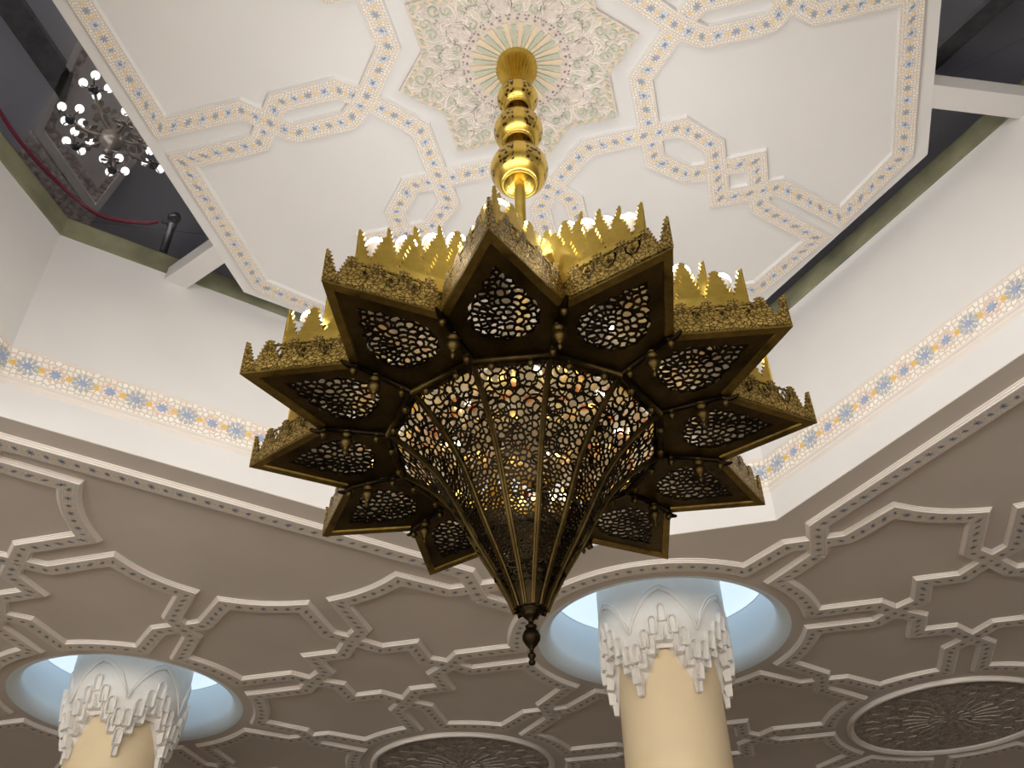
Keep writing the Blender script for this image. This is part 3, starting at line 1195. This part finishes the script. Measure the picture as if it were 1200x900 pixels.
# small scroll bracket under each re-entrant corner
sp_ = [(0.0, -0.004), (0.012, -0.012), (0.028, -0.013), (0.043, -0.008), (0.052, -0.004)]
me_scroll = tube([((RV - 0.02 + x) * S, 0, lz(ZP - 0.004 + z)) for x, z in sp_], [0.010 * S, 0.012 * S, 0.009 * S, 0.007 * S, 0.004 * S], 8, name='scroll')
me_scroll.materials.append(M['brass_shade'])
for k in range(12):
    Rk, Rh = rotk(k), rotk(k + 0.5)
    inst('ring_bar', me_ring, ch, Rk)
    sb = inst('seam_bar', me_seam, ch, Rh)
    inst('scroll', me_scroll, sb)
    inst('pendant', me_pend, ch, Rh @ Matrix.Translation((0.620 * S, 0, lz(ZP - 0.010))))
    inst('knob', me_knob, ch, Rh @ Matrix.Translation((0.700 * S, 0, lz(ZP - 0.010))))
    inst('knob', me_knob, ch, Rh @ Matrix.Translation((0.520 * S, 0, lz(ZP - 0.010))))
    for s_ in (-0.062, 0.062):
        inst('knob', me_knob, ch, Rk @ Matrix.Translation((Gp[0] * S, s_ * S, lz(ZP - 0.014))))

# cage ---------------------------------------------------------------------
PROF = [(0.476, 2.015), (0.415, 1.968), (0.360, 1.922), (0.310, 1.868), (0.270, 1.815), (0.235, 1.752), (0.200, 1.682), (0.164, 1.612), (0.132, 1.556),
        (0.105, 1.508), (0.080, 1.458), (0.062, 1.422), (0.048, 1.385)]
arcl = [0.0]
for a, b in zip(PROF, PROF[1:]):
    arcl.append(arcl[-1] + hypot(a[0] - b[0], a[1] - b[1]))


def prof_at(t_):
    t_ = min(max(t_, 0), arcl[-1] - 1e-6)
    i = max(q for q in range(len(PROF) - 1) if arcl[q] <= t_)
    u = (t_ - arcl[i]) / (arcl[i + 1] - arcl[i])
    a, b = PROF[i], PROF[i + 1]
    return a[0] + (b[0] - a[0]) * u, a[1] + (b[1] - a[1]) * u


T15 = tan(pi / 12)
# the flat pattern: y = -t (arc length), x real width
def half_w(t_):
    return prof_at(t_)[0] * c15 * T15


def cell_size(y):
    return max(0.0125, min(0.034, half_w(-y) * 0.285))


def in_cage(x, y):
    t_ = -y
    return -0.03 < t_ < arcl[-1] - 0.06 and abs(x) < half_w(t_) * 1.12 + 0.004


cs = flower_seeds(in_cage, (-0.14, 0.14, -arcl[-1], 0.02), [(0.055, -0.060, 0.035), (0, -0.13, 0.05), (0.045, -0.20, 0.03), (0, -0.27, 0.035), (0, -0.37, 0.03), (0, -0.47, 0.025)], cell_size, 11)


def in_cage2(p):
    t_ = -p[1]
    return 0.004 < t_ < arcl[-1] - 0.07 and abs(p[0]) < half_w(t_)


csegs = [(p, q) for p, q in voronoi_edges(cs) if (in_cage2(p) or in_cage2(q)) and hypot(p[0] - q[0], p[1] - q[1]) < 0.06 and -p[1] > -0.02 and -q[1] > -0.02]


def cage_map(x, y, h):
    r, z = prof_at(-y)
    return ((r * c15 - h) * S, x * S, lz(z))


me_cage = ribbons(csegs, lambda y: 0.0062 if -y < 0.3 else 0.0058, 0.005, cage_map) if False else None


def ribbons_var(segs_):
    big = [s for s in segs_ if -0.5 * (s[0][1] + s[1][1]) < 0.30]
    small = [s for s in segs_ if -0.5 * (s[0][1] + s[1][1]) >= 0.30]
    return ribbons(big, 0.0056, 0.004, cage_map), ribbons(small, 0.0054, 0.004, cage_map)




def poly_segs(pts):
    return list(zip(pts, pts[1:]))


def spiral2(cx_, cy_, r, a0, turns, n=22, shrink=0.22, sg=1):
    return [(cx_ + r * (1 - (1 - shrink) * i / n) * cos(a0 + sg * turns * 2 * pi * i / n), cy_ + r * (1 - (1 - shrink) * i / n) * sin(a0 + sg * turns * 2 * pi * i / n)) for i in range(n + 1)]


def leaf2(x0, y0, x1, y1, b, n=8):
    L = hypot(x1 - x0, y1 - y0)
    nx_, ny_ = -(y1 - y0) / L, (x1 - x0) / L
    return [(x0 + (x1 - x0) * i / n + nx_ * b * sin(pi * i / n), y0 + (y1 - y0) * i / n + ny_ * b * sin(pi * i / n)) for i in range(n + 1)]


scroll = []
for cv in (spiral2(0.050, -0.062, 0.045, pi / 2, 1.0, shrink=0.45), spiral2(0.052, -0.160, 0.034, pi, 1.0, sg=-1, shrink=0.45),
           leaf2(0.0001, -0.02, 0.0001, -0.11, 0.020), leaf2(0.0001, -0.10, 0.10, -0.125, 0.02), leaf2(0.0001, -0.21, 0.0001, -0.30, 0.022)):
    scroll += poly_segs(cv) + poly_segs([(-x, y) for x, y in cv])
# thin the random cells where the scrolls carry the pattern
csegs = csegs + [sg_ for sg_ in scroll if in_cage2(sg_[0]) and in_cage2(sg_[1])]
me_c1, me_c2 = ribbons_var(csegs)
for m_ in (me_c1, me_c2):
    m_.materials.append(M['brass_shade'])
# solid collar at the foot of each panel and a top border
def strip(t0, t1, n, inner=0.0):
    v, f = [], []
    for i in range(n + 1):
        t_ = t0 + (t1 - t0) * i / n
        w_ = half_w(t_)
        for s in (-1, 1):
            v.append(cage_map(s * w_, -t_, 0.002))
    for i in range(n):
        f.append((2 * i, 2 * i + 1, 2 * i + 3, 2 * i + 2))
    return mesh('strip', v, f)


me_foot = strip(arcl[-1] - 0.10, arcl[-1], 4)
me_foot.materials.append(M['brass_shade'])
me_head = strip(0.0, 0.022, 1)
me_head.materials.append(M['brass_dark'])
# amber-tinted glass lining behind the upper fretwork
v, f = [], []
for i in range(9):
    t_ = 0.02 + 0.36 * i / 8
    for s in (-1, 1):
        v.append(cage_map(s * half_w(t_) * 0.985, -t_, 0.010))
for i in range(8):
    f.append((2 * i, 2 * i + 1, 2 * i + 3, 2 * i + 2))
me_lin = mesh('glass_lining', v, f)
t = NT('lining_glass')
nf = t.noise(16, 2)
lc = t.ramp(nf, [(0.0, (0.80, 0.66, 0.42)), (0.60, (0.80, 0.70, 0.50)), (0.64, (0.85, 0.38, 0.14)), (0.70, (0.85, 0.22, 0.12)), (0.76, (0.85, 0.75, 0.6))])
tl = t.n('ShaderNodeBsdfTranslucent')
t.l(lc, tl.inputs[0])
tp = t.n('ShaderNodeBsdfTransparent')
t.l(lc, tp.inputs[0])
mx = t.n('ShaderNodeMixShader')
mx.inputs[0].default_value = 0.42
t.l(tl.outputs[0], mx.inputs[1])
t.l(tp.outputs[0], mx.inputs[2])
t.l(mx.outputs[0], t.t.nodes['Material Output'].inputs[0])
me_lin.materials.append(t.m)
# ribs: flat moulded bars along the edges between panels
v, f = [], []
n = 40
for i in range(n + 1):
    t_ = arcl[-1] * i / n
    r, z = prof_at(t_)
    r2_, z2_ = prof_at(t_ + 0.004)
    r1_, z1_ = prof_at(t_ - 0.004)
    tx, tz = r2_ - r1_, z2_ - z1_
    ln = hypot(tx, tz)
    nx_, nz_ = -tz / ln, tx / ln            # outward
    if nx_ < 0:
        nx_, nz_ = -nx_, -nz_
    wr = 0.0095 if r > 0.15 else 0.0095 * (0.55 + 0.45 * r / 0.15)
    for y, h in ((-wr, -0.006), (-wr, 0.004), (-wr * 0.45, 0.006), (-wr * 0.35, 0.012), (wr * 0.35, 0.012), (wr * 0.45, 0.006), (wr, 0.004), (wr, -0.006)):
        v.append(((r + nx_ * h) * S, y * S, lz(z + nz_ * h)))
for i in range(n):
    for k in range(8):
        l = (k + 1) % 8
        f.append((i * 8 + k, i * 8 + l, i * 8 + 8 + l, i * 8 + 8 + k))
me_rib = mesh('cage_rib', v, f)
me_rib.materials.append(M['brass_dark'])
for k in range(12):
    cp = inst('cage_panel', me_c1, ch, rotk(k))
    inst('glass_lining', me_lin, cp)
    inst('lower_fretwork', me_c2, cp)
    inst('panel_foot', me_foot, cp)
    inst('panel_head', me_head, cp)
    inst('cage_rib', me_rib, ch, rotk(k + 0.5))
# finial
obj('finial', lathe([(r * S, lz(z)) for r, z in ((0.0005, 1.2056), (0.009, 1.209), (0.011, 1.217), (0.007, 1.224), (0.008, 1.228), (0.013, 1.235), (0.011, 1.242),
                                                   (0.006, 1.247), (0.007, 1.258), (0.018, 1.272), (0.027, 1.287), (0.028, 1.300), (0.022, 1.314), (0.012, 1.322), (0.018, 1.327),
                                                   (0.018, 1.332), (0.008, 1.338), (0.009, 1.350), (0.020, 1.360), (0.027, 1.367), (0.026, 1.371), (0.037, 1.378), (0.038, 1.388), (0.03, 1.392))], 24, 'finial'), ch, M['brass_shade'])
# hanging rod with globes
obj('rod', lathe([(r * S, lz(z)) for r, z in ((0.0005, 1.95), (0.024, 1.955), (0.024, 4.40))], 16, 'rod'), ch, M['brass'])
obj('hub', lathe([(r * S, lz(z)) for r, z in ((0.024, 2.00), (0.07, 2.02), (0.09, 2.06), (0.05, 2.10), (0.024, 2.14))], 24, 'hub'), ch, M['brass_dark'])


def pierced(name):
    t_ = NT(name)
    tc = t_.n('ShaderNodeTexCoord').outputs['Object']
    vo__ = t_.n('ShaderNodeTexVoronoi')
    vo__.inputs['Scale'].default_value = 34
    t_.l(tc, vo__.inputs['Vector'])
    sx_ = t_.n('ShaderNodeSeparateXYZ')
    t_.l(tc, sx_.inputs[0])
    ang = t_.m_('ARCTAN2', sx_.outputs[1], sx_.outputs[0])
    stripe = t_.m_('GREATER_THAN', t_.m_('SINE', t_.m_('MULTIPLY', ang, 6.0)), -0.25)
    zz = t_.m_('GREATER_THAN', sx_.outputs[2], -0.10)
    hole = t_.m_('MULTIPLY', t_.m_('LESS_THAN', vo__.outputs['Distance'], 0.42), t_.m_('MULTIPLY', stripe, zz))
    col = t_.mix(hole, C(0.74, 0.53, 0.12), C(0.02, 0.012, 0.004))
    col = t_.mix(t_.m_('MULTIPLY', t_.m_('MULTIPLY', stripe, zz), 0.35), col, C(0.22, 0.15, 0.05))
    t_.set(col, 0.27, 1.0)
    t_.bump(t_.m_('SUBTRACT', 1.0, hole), 0.6, 0.004)
    return t_.m


M['pierced'] = pierced('brass_pierced')
for zc, r in ((3.558, 0.131), (3.848, 0.116), (4.112, 0.100)):
    pr = []
    rb = r * 0.62
    pr.append((0.024, -r * 0.42))
    if zc > 3.7:
        pr.append((rb * 0.82, -r * 0.52))
    else:
        pr[0] = (0.024, -r * 0.76)
        pr.append((rb * 0.86, -r * 0.76))
    for i in range(17):
        a = -pi / 2 + 0.62 + (pi - 0.62 - 0.35) * i / 16
        pr.append((r * cos(a), r * sin(a)))
    pr.append((0.024, r * 0.97))
    o = obj('stem_globe', lathe([(x * S, z * S) for x, z in pr], 40, 'stem_globe'), ch, M['pierced'])
    o.location = (0, 0, lz(zc))
    obj('globe_lip', tube([(rb * 0.93 * S * cos(i * pi / 12), rb * 0.93 * S * sin(i * pi / 12), -r * 0.80 * S) for i in range(24)], 0.006 * S, 6, True, 'globe_lip'), o, M['brass'])
# fluted canopy
v, f = [], []
cprof = [(0.026, 4.225), (0.034, 4.232), (0.062, 4.272), (0.086, 4.32), (0.099, 4.365), (0.101, 4.385), (0.097, 4.392), (0.101, 4.40), (0.101, 4.425), (0.09, 4.445)]
n = 56
for i in range(n):
    a = 2 * pi * i / n
    for r, z in cprof:
        rr = r * (1 + (0.075 * (1 if i % 2 else -1) if z < 4.37 else 0))
        v.append((rr * S * cos(a), rr * S * sin(a), lz(z)))
m = len(cprof)
for i in range(n):
    j = (i + 1) % n
    for k in range(m - 1):
        f.append((i * m + k, j * m + k, j * m + k + 1, i * m + k + 1))
obj('canopy', mesh('canopy', v, f, False), ch, M['brass'])
# lamp trays, bulbs and red glass
me_tray = slab([(0.62 * S, -0.045 * S), (0.72 * S, -0.050 * S), (0.84 * S, 0), (0.72 * S, 0.010 * S), (0.62 * S, 0.006 * S)], [], lz(2.10), lz(2.112), 'lamp_tray')
me_tray.materials.append(M['brass'])
me_arm = tube([(0.03 * S, 0, lz(2.06)), (0.3 * S, 0, lz(2.13)), (0.62 * S, 0, lz(2.20))], 0.009 * S, 8, name='support_arm')
me_arm.materials.append(M['brass_dark'])
BR = 0.036
me_bulb = lathe([(BR * S * cos(a_), BR * S * sin(a_)) for a_ in [radians(-14 + 104 * i / 8) for i in range(8)]] + [(0.0004, BR * S)], 20, 'bulb')
me_bulb.materials.append(M['bulb'])
M['plastic'] = plain('bulb_base', (0.75, 0.70, 0.62), 0.4, var=0.02)
me_base = lathe([(r * S, z * S) for r, z in ((0.017, -0.052), (0.020, -0.040), (0.028, -0.024), (BR * 0.975, -0.009), (BR * 0.97, -0.004))], 20, 'bulb_base')
me_base.materials.append(M['plastic'])
me_sock = lathe([(r * S, z * S) for r, z in ((0.0005, -0.085), (0.016, -0.084), (0.016, -0.050), (0.018, -0.050))], 12, 'socket')
me_sock.materials.append(M['brass'])
for k in range(12):
    inst('lamp_tray', me_tray, ch, rotk(k))
    inst('support_arm', me_arm, ch, rotk(k))
    for rr, zz in ((0.805, 2.322), (0.672, 2.452), (0.545, 2.578), (0.418, 2.700)):
        b = inst('bulb', me_bulb, ch, rotk(k) @ Matrix.Translation((rr * S, 0, lz(zz))))
        inst('socket', me_sock, b)
        inst('bulb_base', me_base, b)
me_rail = tube([(0.83 * S, 0, lz(2.235)), (0.70 * S, 0, lz(2.36)), (0.57 * S, 0, lz(2.487)), (0.44 * S, 0, lz(2.61)), (0.03 * S, 0, lz(2.75))], 0.008 * S, 8, name='lamp_rail')
me_rail.materials.append(M['brass_dark'])
for k in range(12):
    inst('lamp_rail', me_rail, ch, rotk(k))


def lozenge(w_, h_, d_):
    v = [(w_, 0, 0), (0, d_, 0), (-w_, 0, 0), (0, -d_, 0), (0, 0, h_), (0, 0, -h_)]
    f = [(0, 1, 4), (1, 2, 4), (2, 3, 4), (3, 0, 4), (1, 0, 5), (2, 1, 5), (3, 2, 5), (0, 3, 5)]
    return mesh('glass_drop', v, f)


me_ruby, me_or = lozenge(0.026, 0.05, 0.02), lozenge(0.024, 0.045, 0.02)
me_ruby.materials.append(M['ruby'])
me_or.materials.append(M['orange'])
for k in range(14):
    a = k * 26 + (3 if k % 2 else 0)
    rr = 0.40 - 0.05 * (k % 3)
    inst('glass_drop', me_ruby if k % 3 else me_or, ch,
         Matrix.Rotation(radians(a), 4, 'Z') @ Matrix.Translation((rr * S, 0, lz(2.04 + 0.05 * (k % 4)))))

# ------------------------------------------------------------------ ceiling rosette
ros = empty('ceiling_rosette', W(0, 0, Z3))
tag(ros, 'carved and painted eight-pointed plaster star rosette above the chandelier rod', 'rosette')


def star8(R, r):
    return [((R if i % 2 == 0 else r) * cos(pi / 8 * i), (R if i % 2 == 0 else r) * sin(pi / 8 * i)) for i in range(16)]


o = obj('star_plate', slab(sc(star8(0.632, 0.486)), [], -0.022 * S, 0, 'star_plate'), ros, M['rosette'])
sp2 = star8(0.600, 0.462)
# twisted border of lozenges
vb = {0: ([], []), 1: ([], [])}
for i in range(16):
    a, b = Vector(sp2[i]), Vector(sp2[(i + 1) % 16])
    d = (b - a)
    L = d.length
    d.normalize()
    nn = Vector((-d.y, d.x))
    cnt = 9
    for q in range(cnt):
        c_ = a + d * (L * (q + 0.5) / cnt)
        V_, F_ = vb[q % 2]
        b0 = len(V_)
        hl, hw_ = L / cnt * 0.52, 0.0125
        for s, tt in ((-hl, 0.004), (-hl * 0.2, hw_), (hl, -0.004), (hl * 0.2, -hw_)):
            p = c_ + d * s + nn * tt
            V_.append((p.x * S, p.y * S, -0.029 * S))
        for s, tt in ((-hl, 0.004), (-hl * 0.2, hw_), (hl, -0.004), (hl * 0.2, -hw_)):
            p = c_ + d * s + nn * tt
            V_.append((p.x * S, p.y * S, -0.02 * S))
        F_.append((b0, b0 + 1, b0 + 2, b0 + 3))
        for e in range(4):
            F_.append((b0 + e, b0 + 4 + e, b0 + 4 + (e + 1) % 4, b0 + (e + 1) % 4))
for q in (0, 1):
    o = obj('twisted_border', mesh('twisted_border', *vb[q]), ros, M['carve_sand'] if q else M['carve_green'])
    o['kind'] = 'stuff'
for k in range(36):
    w0, w1 = 0.0075, 0.0115
    me_s = M['carve_sand'] if k % 2 else M['carve_green']
    r0, r1 = 0.10, (0.235 if k % 2 else 0.222)
    a = 2 * pi * k / 36
    v = [(r0 * S, -w0 * S, -0.03 * S), (r1 * S, -w1 * S, -0.03 * S), (r1 * S, w1 * S, -0.03 * S), (r0 * S, w0 * S, -0.03 * S)]
    v += [(x, y, -0.02 * S) for x, y, z in v]
    f = [(3, 2, 1, 0), (0, 1, 5, 4), (1, 2, 6, 5), (2, 3, 7, 6), (3, 0, 4, 7)]
    o = obj('ray', mesh('ray', v, f), ros, me_s)
    o.rotation_euler = (0, 0, a)


def ros_curves(curves, w_, mat, name, zoff=0.030):
    v, f = [], []
    for rep in range(16):
        mir = rep % 2
        a = (rep // 2) * pi / 4
        for pts in curves:
            pp = [(x, -y) if mir else (x, y) for x, y in pts]
            pp = [(x * cos(a) - y * sin(a), x * sin(a) + y * cos(a)) for x, y in pp]
            rows_ = sweep(pp, None)
            b = len(v)
            for p, mt, L in rows_:
                for o_, h in ((-w_, 0.02), (-w_ * 0.5, zoff), (w_ * 0.5, zoff), (w_, 0.02)):
                    q = p + mt * o_
                    v.append((q.x * S, q.y * S, -h * S))
            for i in range(len(rows_) - 1):
                for c_ in range(3):
                    f.append((b + i * 4 + c_, b + i * 4 + c_ + 1, b + i * 4 + 5 + c_, b + i * 4 + 4 + c_))
    o = obj(name, mesh(name, v, f), ros, mat)
    o['kind'] = 'stuff'


def spiral(cx_, cy_, r, a0, turns, n=14, shrink=0.25, sg=1):
    return [(cx_ + r * (1 - (1 - shrink) * i / n) * cos(a0 + sg * turns * 2 * pi * i / n), cy_ + r * (1 - (1 - shrink) * i / n) * sin(a0 + sg * turns * 2 * pi * i / n)) for i in range(n + 1)]


def leaf(x0, y0, x1, y1, b, n=8):
    L = hypot(x1 - x0, y1 - y0)
    nx_, ny_ = -(y1 - y0) / L, (x1 - x0) / L
    return [(x0 + (x1 - x0) * i / n + nx_ * b * sin(pi * i / n), y0 + (y1 - y0) * i / n + ny_ * b * sin(pi * i / n)) for i in range(n + 1)]


ros_curves([spiral(0.50, 0.045, 0.034, pi, 1.1), spiral(0.445, 0.075, 0.030, 0, 1.1, sg=-1), spiral(0.30, 0.075, 0.026, 1, 1.0), spiral(0.385, 0.125, 0.026, 2, 1.1)], 0.0065, M['carve_green'], 'green_scroll')
ros_curves([leaf(0.27, 0.02, 0.44, 0.0, 0.055), leaf(0.27, 0.02, 0.42, 0.0, 0.03), leaf(0.33, 0.05, 0.43, 0.16, 0.035), leaf(0.33, 0.05, 0.43, 0.16, -0.02),
            leaf(0.26, 0.10, 0.36, 0.145, 0.02), leaf(0.45, 0.0, 0.56, 0.01, 0.02), leaf(0.26, 0.06, 0.34, 0.03, 0.02), leaf(0.38, 0.04, 0.46, 0.11, 0.02),
            spiral(0.56, 0.018, 0.018, 2, 0.9), spiral(0.41, 0.03, 0.022, 0, 1.0), spiral(0.35, 0.10, 0.022, 4, 1.0), spiral(0.46, 0.02, 0.018, 3, 0.9)], 0.005, M['carve'], 'arabesque')
ros_curves([leaf(0.28, 0.035, 0.40, 0.012, 0.035), leaf(0.36, 0.085, 0.41, 0.15, 0.018), spiral(0.33, 0.035, 0.014, 0, 0.9)], 0.0045, M['rosette'], 'pink_leaf')
# dots around the rays
v, f = [], []
for k in range(36):
    a = 2 * pi * (k + 0.5) / 36
    for rr, da, s_ in ((0.252, 0, 0.008), (0.272, 0.03, 0.006), (0.272, -0.03, 0.006)):
        b = len(v)
        cx_, cy_ = rr * cos(a + da), rr * sin(a + da)
        for q in range(6):
            v.append(((cx_ + s_ * cos(q * pi / 3)) * S, (cy_ + s_ * sin(q * pi / 3)) * S, -0.022 * S))
        v.append((cx_ * S, cy_ * S, -0.032 * S))
        f += [(b + q, b + 6, b + (q + 1) % 6) for q in range(6)]
o = obj('berry_ring', mesh('berry_ring', v, f), ros, M['carve_mauve'])
o['kind'] = 'stuff'

# ------------------------------------------------------------------ the gallery above the glass
gc = slab(outer, [], ZU, ZU + 0.03, 'ceiling_gallery', W)
struct(obj('ceiling_gallery', gc, None, M['gallery']))


def flat_strip(poly, z, h, name, mat, label=None, cat=None):
    me = slab(poly, [], z - h, z, name, W)
    return obj(name, me, None, mat)


for i, (x0, x1) in enumerate(((-3.92, -3.70),)):
    struct(flat_strip([(x0, -6), (x1, -6), (x1, 0.62), (x0, 0.84)], ZU, 0.05, 'trim_40', M['gallery_dark']))
struct(flat_strip([(2.60, 2.33), (2.69, 2.45), (3.75, 1.50), (3.66, 1.38)], ZU, 0.05, 'trim_41', M['gallery_dark']))
# pale framed panel on the gallery ceiling
poly = [(-3.10, 0.10), (-4.25, 1.01), (-4.28, 1.84), (-2.9, 0.95)]
fp = empty('framed_ceiling_panel', W(-3.7, 1.0, ZU))
tag(fp, 'pale ceiling panel with an ornate border behind the glass, above the small globe chandelier', 'ceiling panel')
loc = fp.location


def tfl(x, y, z):
    return W(x, y, z) - loc


cxy = Vector((sum(p[0] for p in poly) / 4, sum(p[1] for p in poly) / 4))


def shrink(k):
    return [(cxy.x + (x - cxy.x) * k, cxy.y + (y - cxy.y) * k) for x, y in poly]


obj('panel_frame', slab(shrink(1.10), [shrink(0.96)], ZU - 0.05, ZU, 'panel_frame', tfl), fp, M['gallery_panel'])
obj('ornate_border', slab(shrink(0.96), [shrink(0.80)], ZU - 0.03, ZU, 'ornate_border', tfl), fp, M['gallery_orn'])
obj('panel_field', slab(shrink(0.80), [], ZU - 0.025, ZU, 'panel_field', tfl), fp, M['gallery_panel'])
# ornate strip beyond the frame
fo = flat_strip([(-4.36, 1.00), (-4.75, 1.30), (-4.70, 2.15), (-4.36, 1.95)], ZU, 0.03, 'trim_42', M['gallery_orn'])
struct(fo)

# small globe chandelier in the gallery
gcx, gcy, gcz = -3.165, 0.722, 5.95
gch = empty('globe_chandelier', W(gcx, gcy, gcz - 0.25))
tag(gch, 'small many-armed chandelier with white globes seen through the glass', 'chandelier')


def gl_(x, y, z):
    return (x * S, y * S, (z + 0.25) * S)


obj('stem', lathe([(0.012 * S, 0.25 * S), (0.03 * S, 0.32 * S), (0.012 * S, 0.4 * S), (0.012 * S, (ZU - gcz + 0.25) * S)], 12), gch, M['dirty_glass'])
obj('body', lathe([(r * S, (z + 0.25) * S) for r, z in ((0.0005, -0.25), (0.03, -0.23), (0.015, -0.19), (0.07, -0.14), (0.09, -0.08), (0.04, -0.03), (0.06, 0.02), (0.03, 0.08), (0.015, 0.14))], 20), gch, M['dirty_glass'])
me_gg = lathe([(0.031 * S * cos(-pi / 2 + pi * i / 10) if 0 < i < 10 else 0.0004, 0.031 * S * sin(-pi / 2 + pi * i / 10)) for i in range(11)], 14, 'globe')
me_gg.materials.append(M['globe'])
me_cup = lathe([(r * S, z * S) for r, z in ((0.0005, -0.03), (0.03, -0.025), (0.038, 0.0), (0.02, 0.02), (0.0005, 0.022))], 14, 'cup')
me_cup.materials.append(M['chrome'])
me_leafy = petals(0.075 * S, 0.02 * S, 5, 0.02 * S, 0.01, 'crystal_leaf')
me_leafy.materials.append(M['dirty_glass'])
rg = random.Random(4)
for k in range(7):
    a = 2 * pi * k / 7 + 0.35
    rad = 0.30 + (0.05 if k % 2 else 0)
    ex, ey, ez = rad * cos(a), rad * sin(a), (0.02 if k % 2 else -0.05)
    pts = []
    for i in range(10):
        t_ = i / 9
        pts.append(gl_(ex * t_, ey * t_, -0.10 * sin(t_ * pi) * (1 - t_ * 0.4) + ez * t_))
    arm = obj('arm', tube(pts, 0.011 * S, 7), gch, M['dirty_glass'])
    inst('cup', me_cup, arm, Matrix.Translation(gl_(ex, ey, ez)))
    inst('crystal_leaf', me_leafy, arm, Matrix.Translation(gl_(ex * 0.6, ey * 0.6, ez - 0.05)) @ Matrix.Rotation(rg.uniform(0, 6), 4, 'Z') @ Matrix.Rotation(0.5, 4, 'X'))
    inst('crystal_leaf', me_leafy, arm, Matrix.Translation(gl_(ex * 0.35, ey * 0.35, 0.02)) @ Matrix.Rotation(rg.uniform(0, 6), 4, 'Z') @ Matrix.Rotation(-0.5, 4, 'X'))
    for q in range(4):
        b = a + q * pi / 2 + 0.4
        gx, gy, gz = ex + 0.085 * cos(b), ey + 0.085 * sin(b), ez + 0.02
        inst('globe', me_gg, arm, Matrix.Translation(gl_(gx, gy, gz + 0.03)))
        obj('globe_stem', tube([gl_(ex, ey, ez), gl_(gx, gy, gz - 0.01), gl_(gx, gy, gz + 0.005)], 0.005 * S, 6), arm, M['chrome'])

# barrier post and rope on the gallery floor
px_, py_ = -2.695, 1.034
post = empty('barrier_post', W(px_, py_, ZG))
tag(post, 'dark barrier post with a ball top standing at the glass edge', 'barrier post')
obj('base', lathe([(0.0005, 0), (0.16, 0), (0.16, 0.02), (0.05, 0.05)], 28), post, M['chrome'])
obj('post', lathe([(0.040, 0.03), (0.040, 0.70), (0.05, 0.71), (0.05, 0.76), (0.02, 0.78)], 20), post, M['chrome'])
obj('ball', lathe([(0.068 * cos(-pi / 2 + pi * i / 14) if 0 < i < 14 else 0.0004, 0.84 + 0.068 * sin(-pi / 2 + pi * i / 14)) for i in range(15)], 24), post, M['chrome'])
obj('hook', tube([(-0.03, -0.015, 0.735), (-0.075, -0.038, 0.738), (-0.1, -0.05, 0.745)], 0.009, 8), post, M['chrome'])
rp = [(-2.782, 0.992, 5.165), (-2.85, 0.93, 5.10), (-3.05, 0.75, 5.04), (-3.16, 0.45, 5.05), (-3.24, 0.15, 5.11), (-3.27, -0.10, 5.18), (-3.29, -0.35, 5.24)]
fine = []
for i in range(len(rp) - 1):
    p0, p1, p2, p3 = (Vector(rp[max(0, min(len(rp) - 1, i + q))]) for q in (-1, 0, 1, 2))
    for s in range(6):
        t_ = s / 6
        fine.append(0.5 * ((2 * p1) + (-p0 + p2) * t_ + (2 * p0 - 5 * p1 + 4 * p2 - p3) * t_ ** 2 + (-p0 + 3 * p1 - 3 * p2 + p3) * t_ ** 3))
fine.append(Vector(rp[-1]))
tag(obj('barrier_rope', tube([W(*p) for p in fine], 0.02, 8), None, M['rope']), 'dark red barrier rope sagging along the glass edge to the ball-topped post', 'rope')
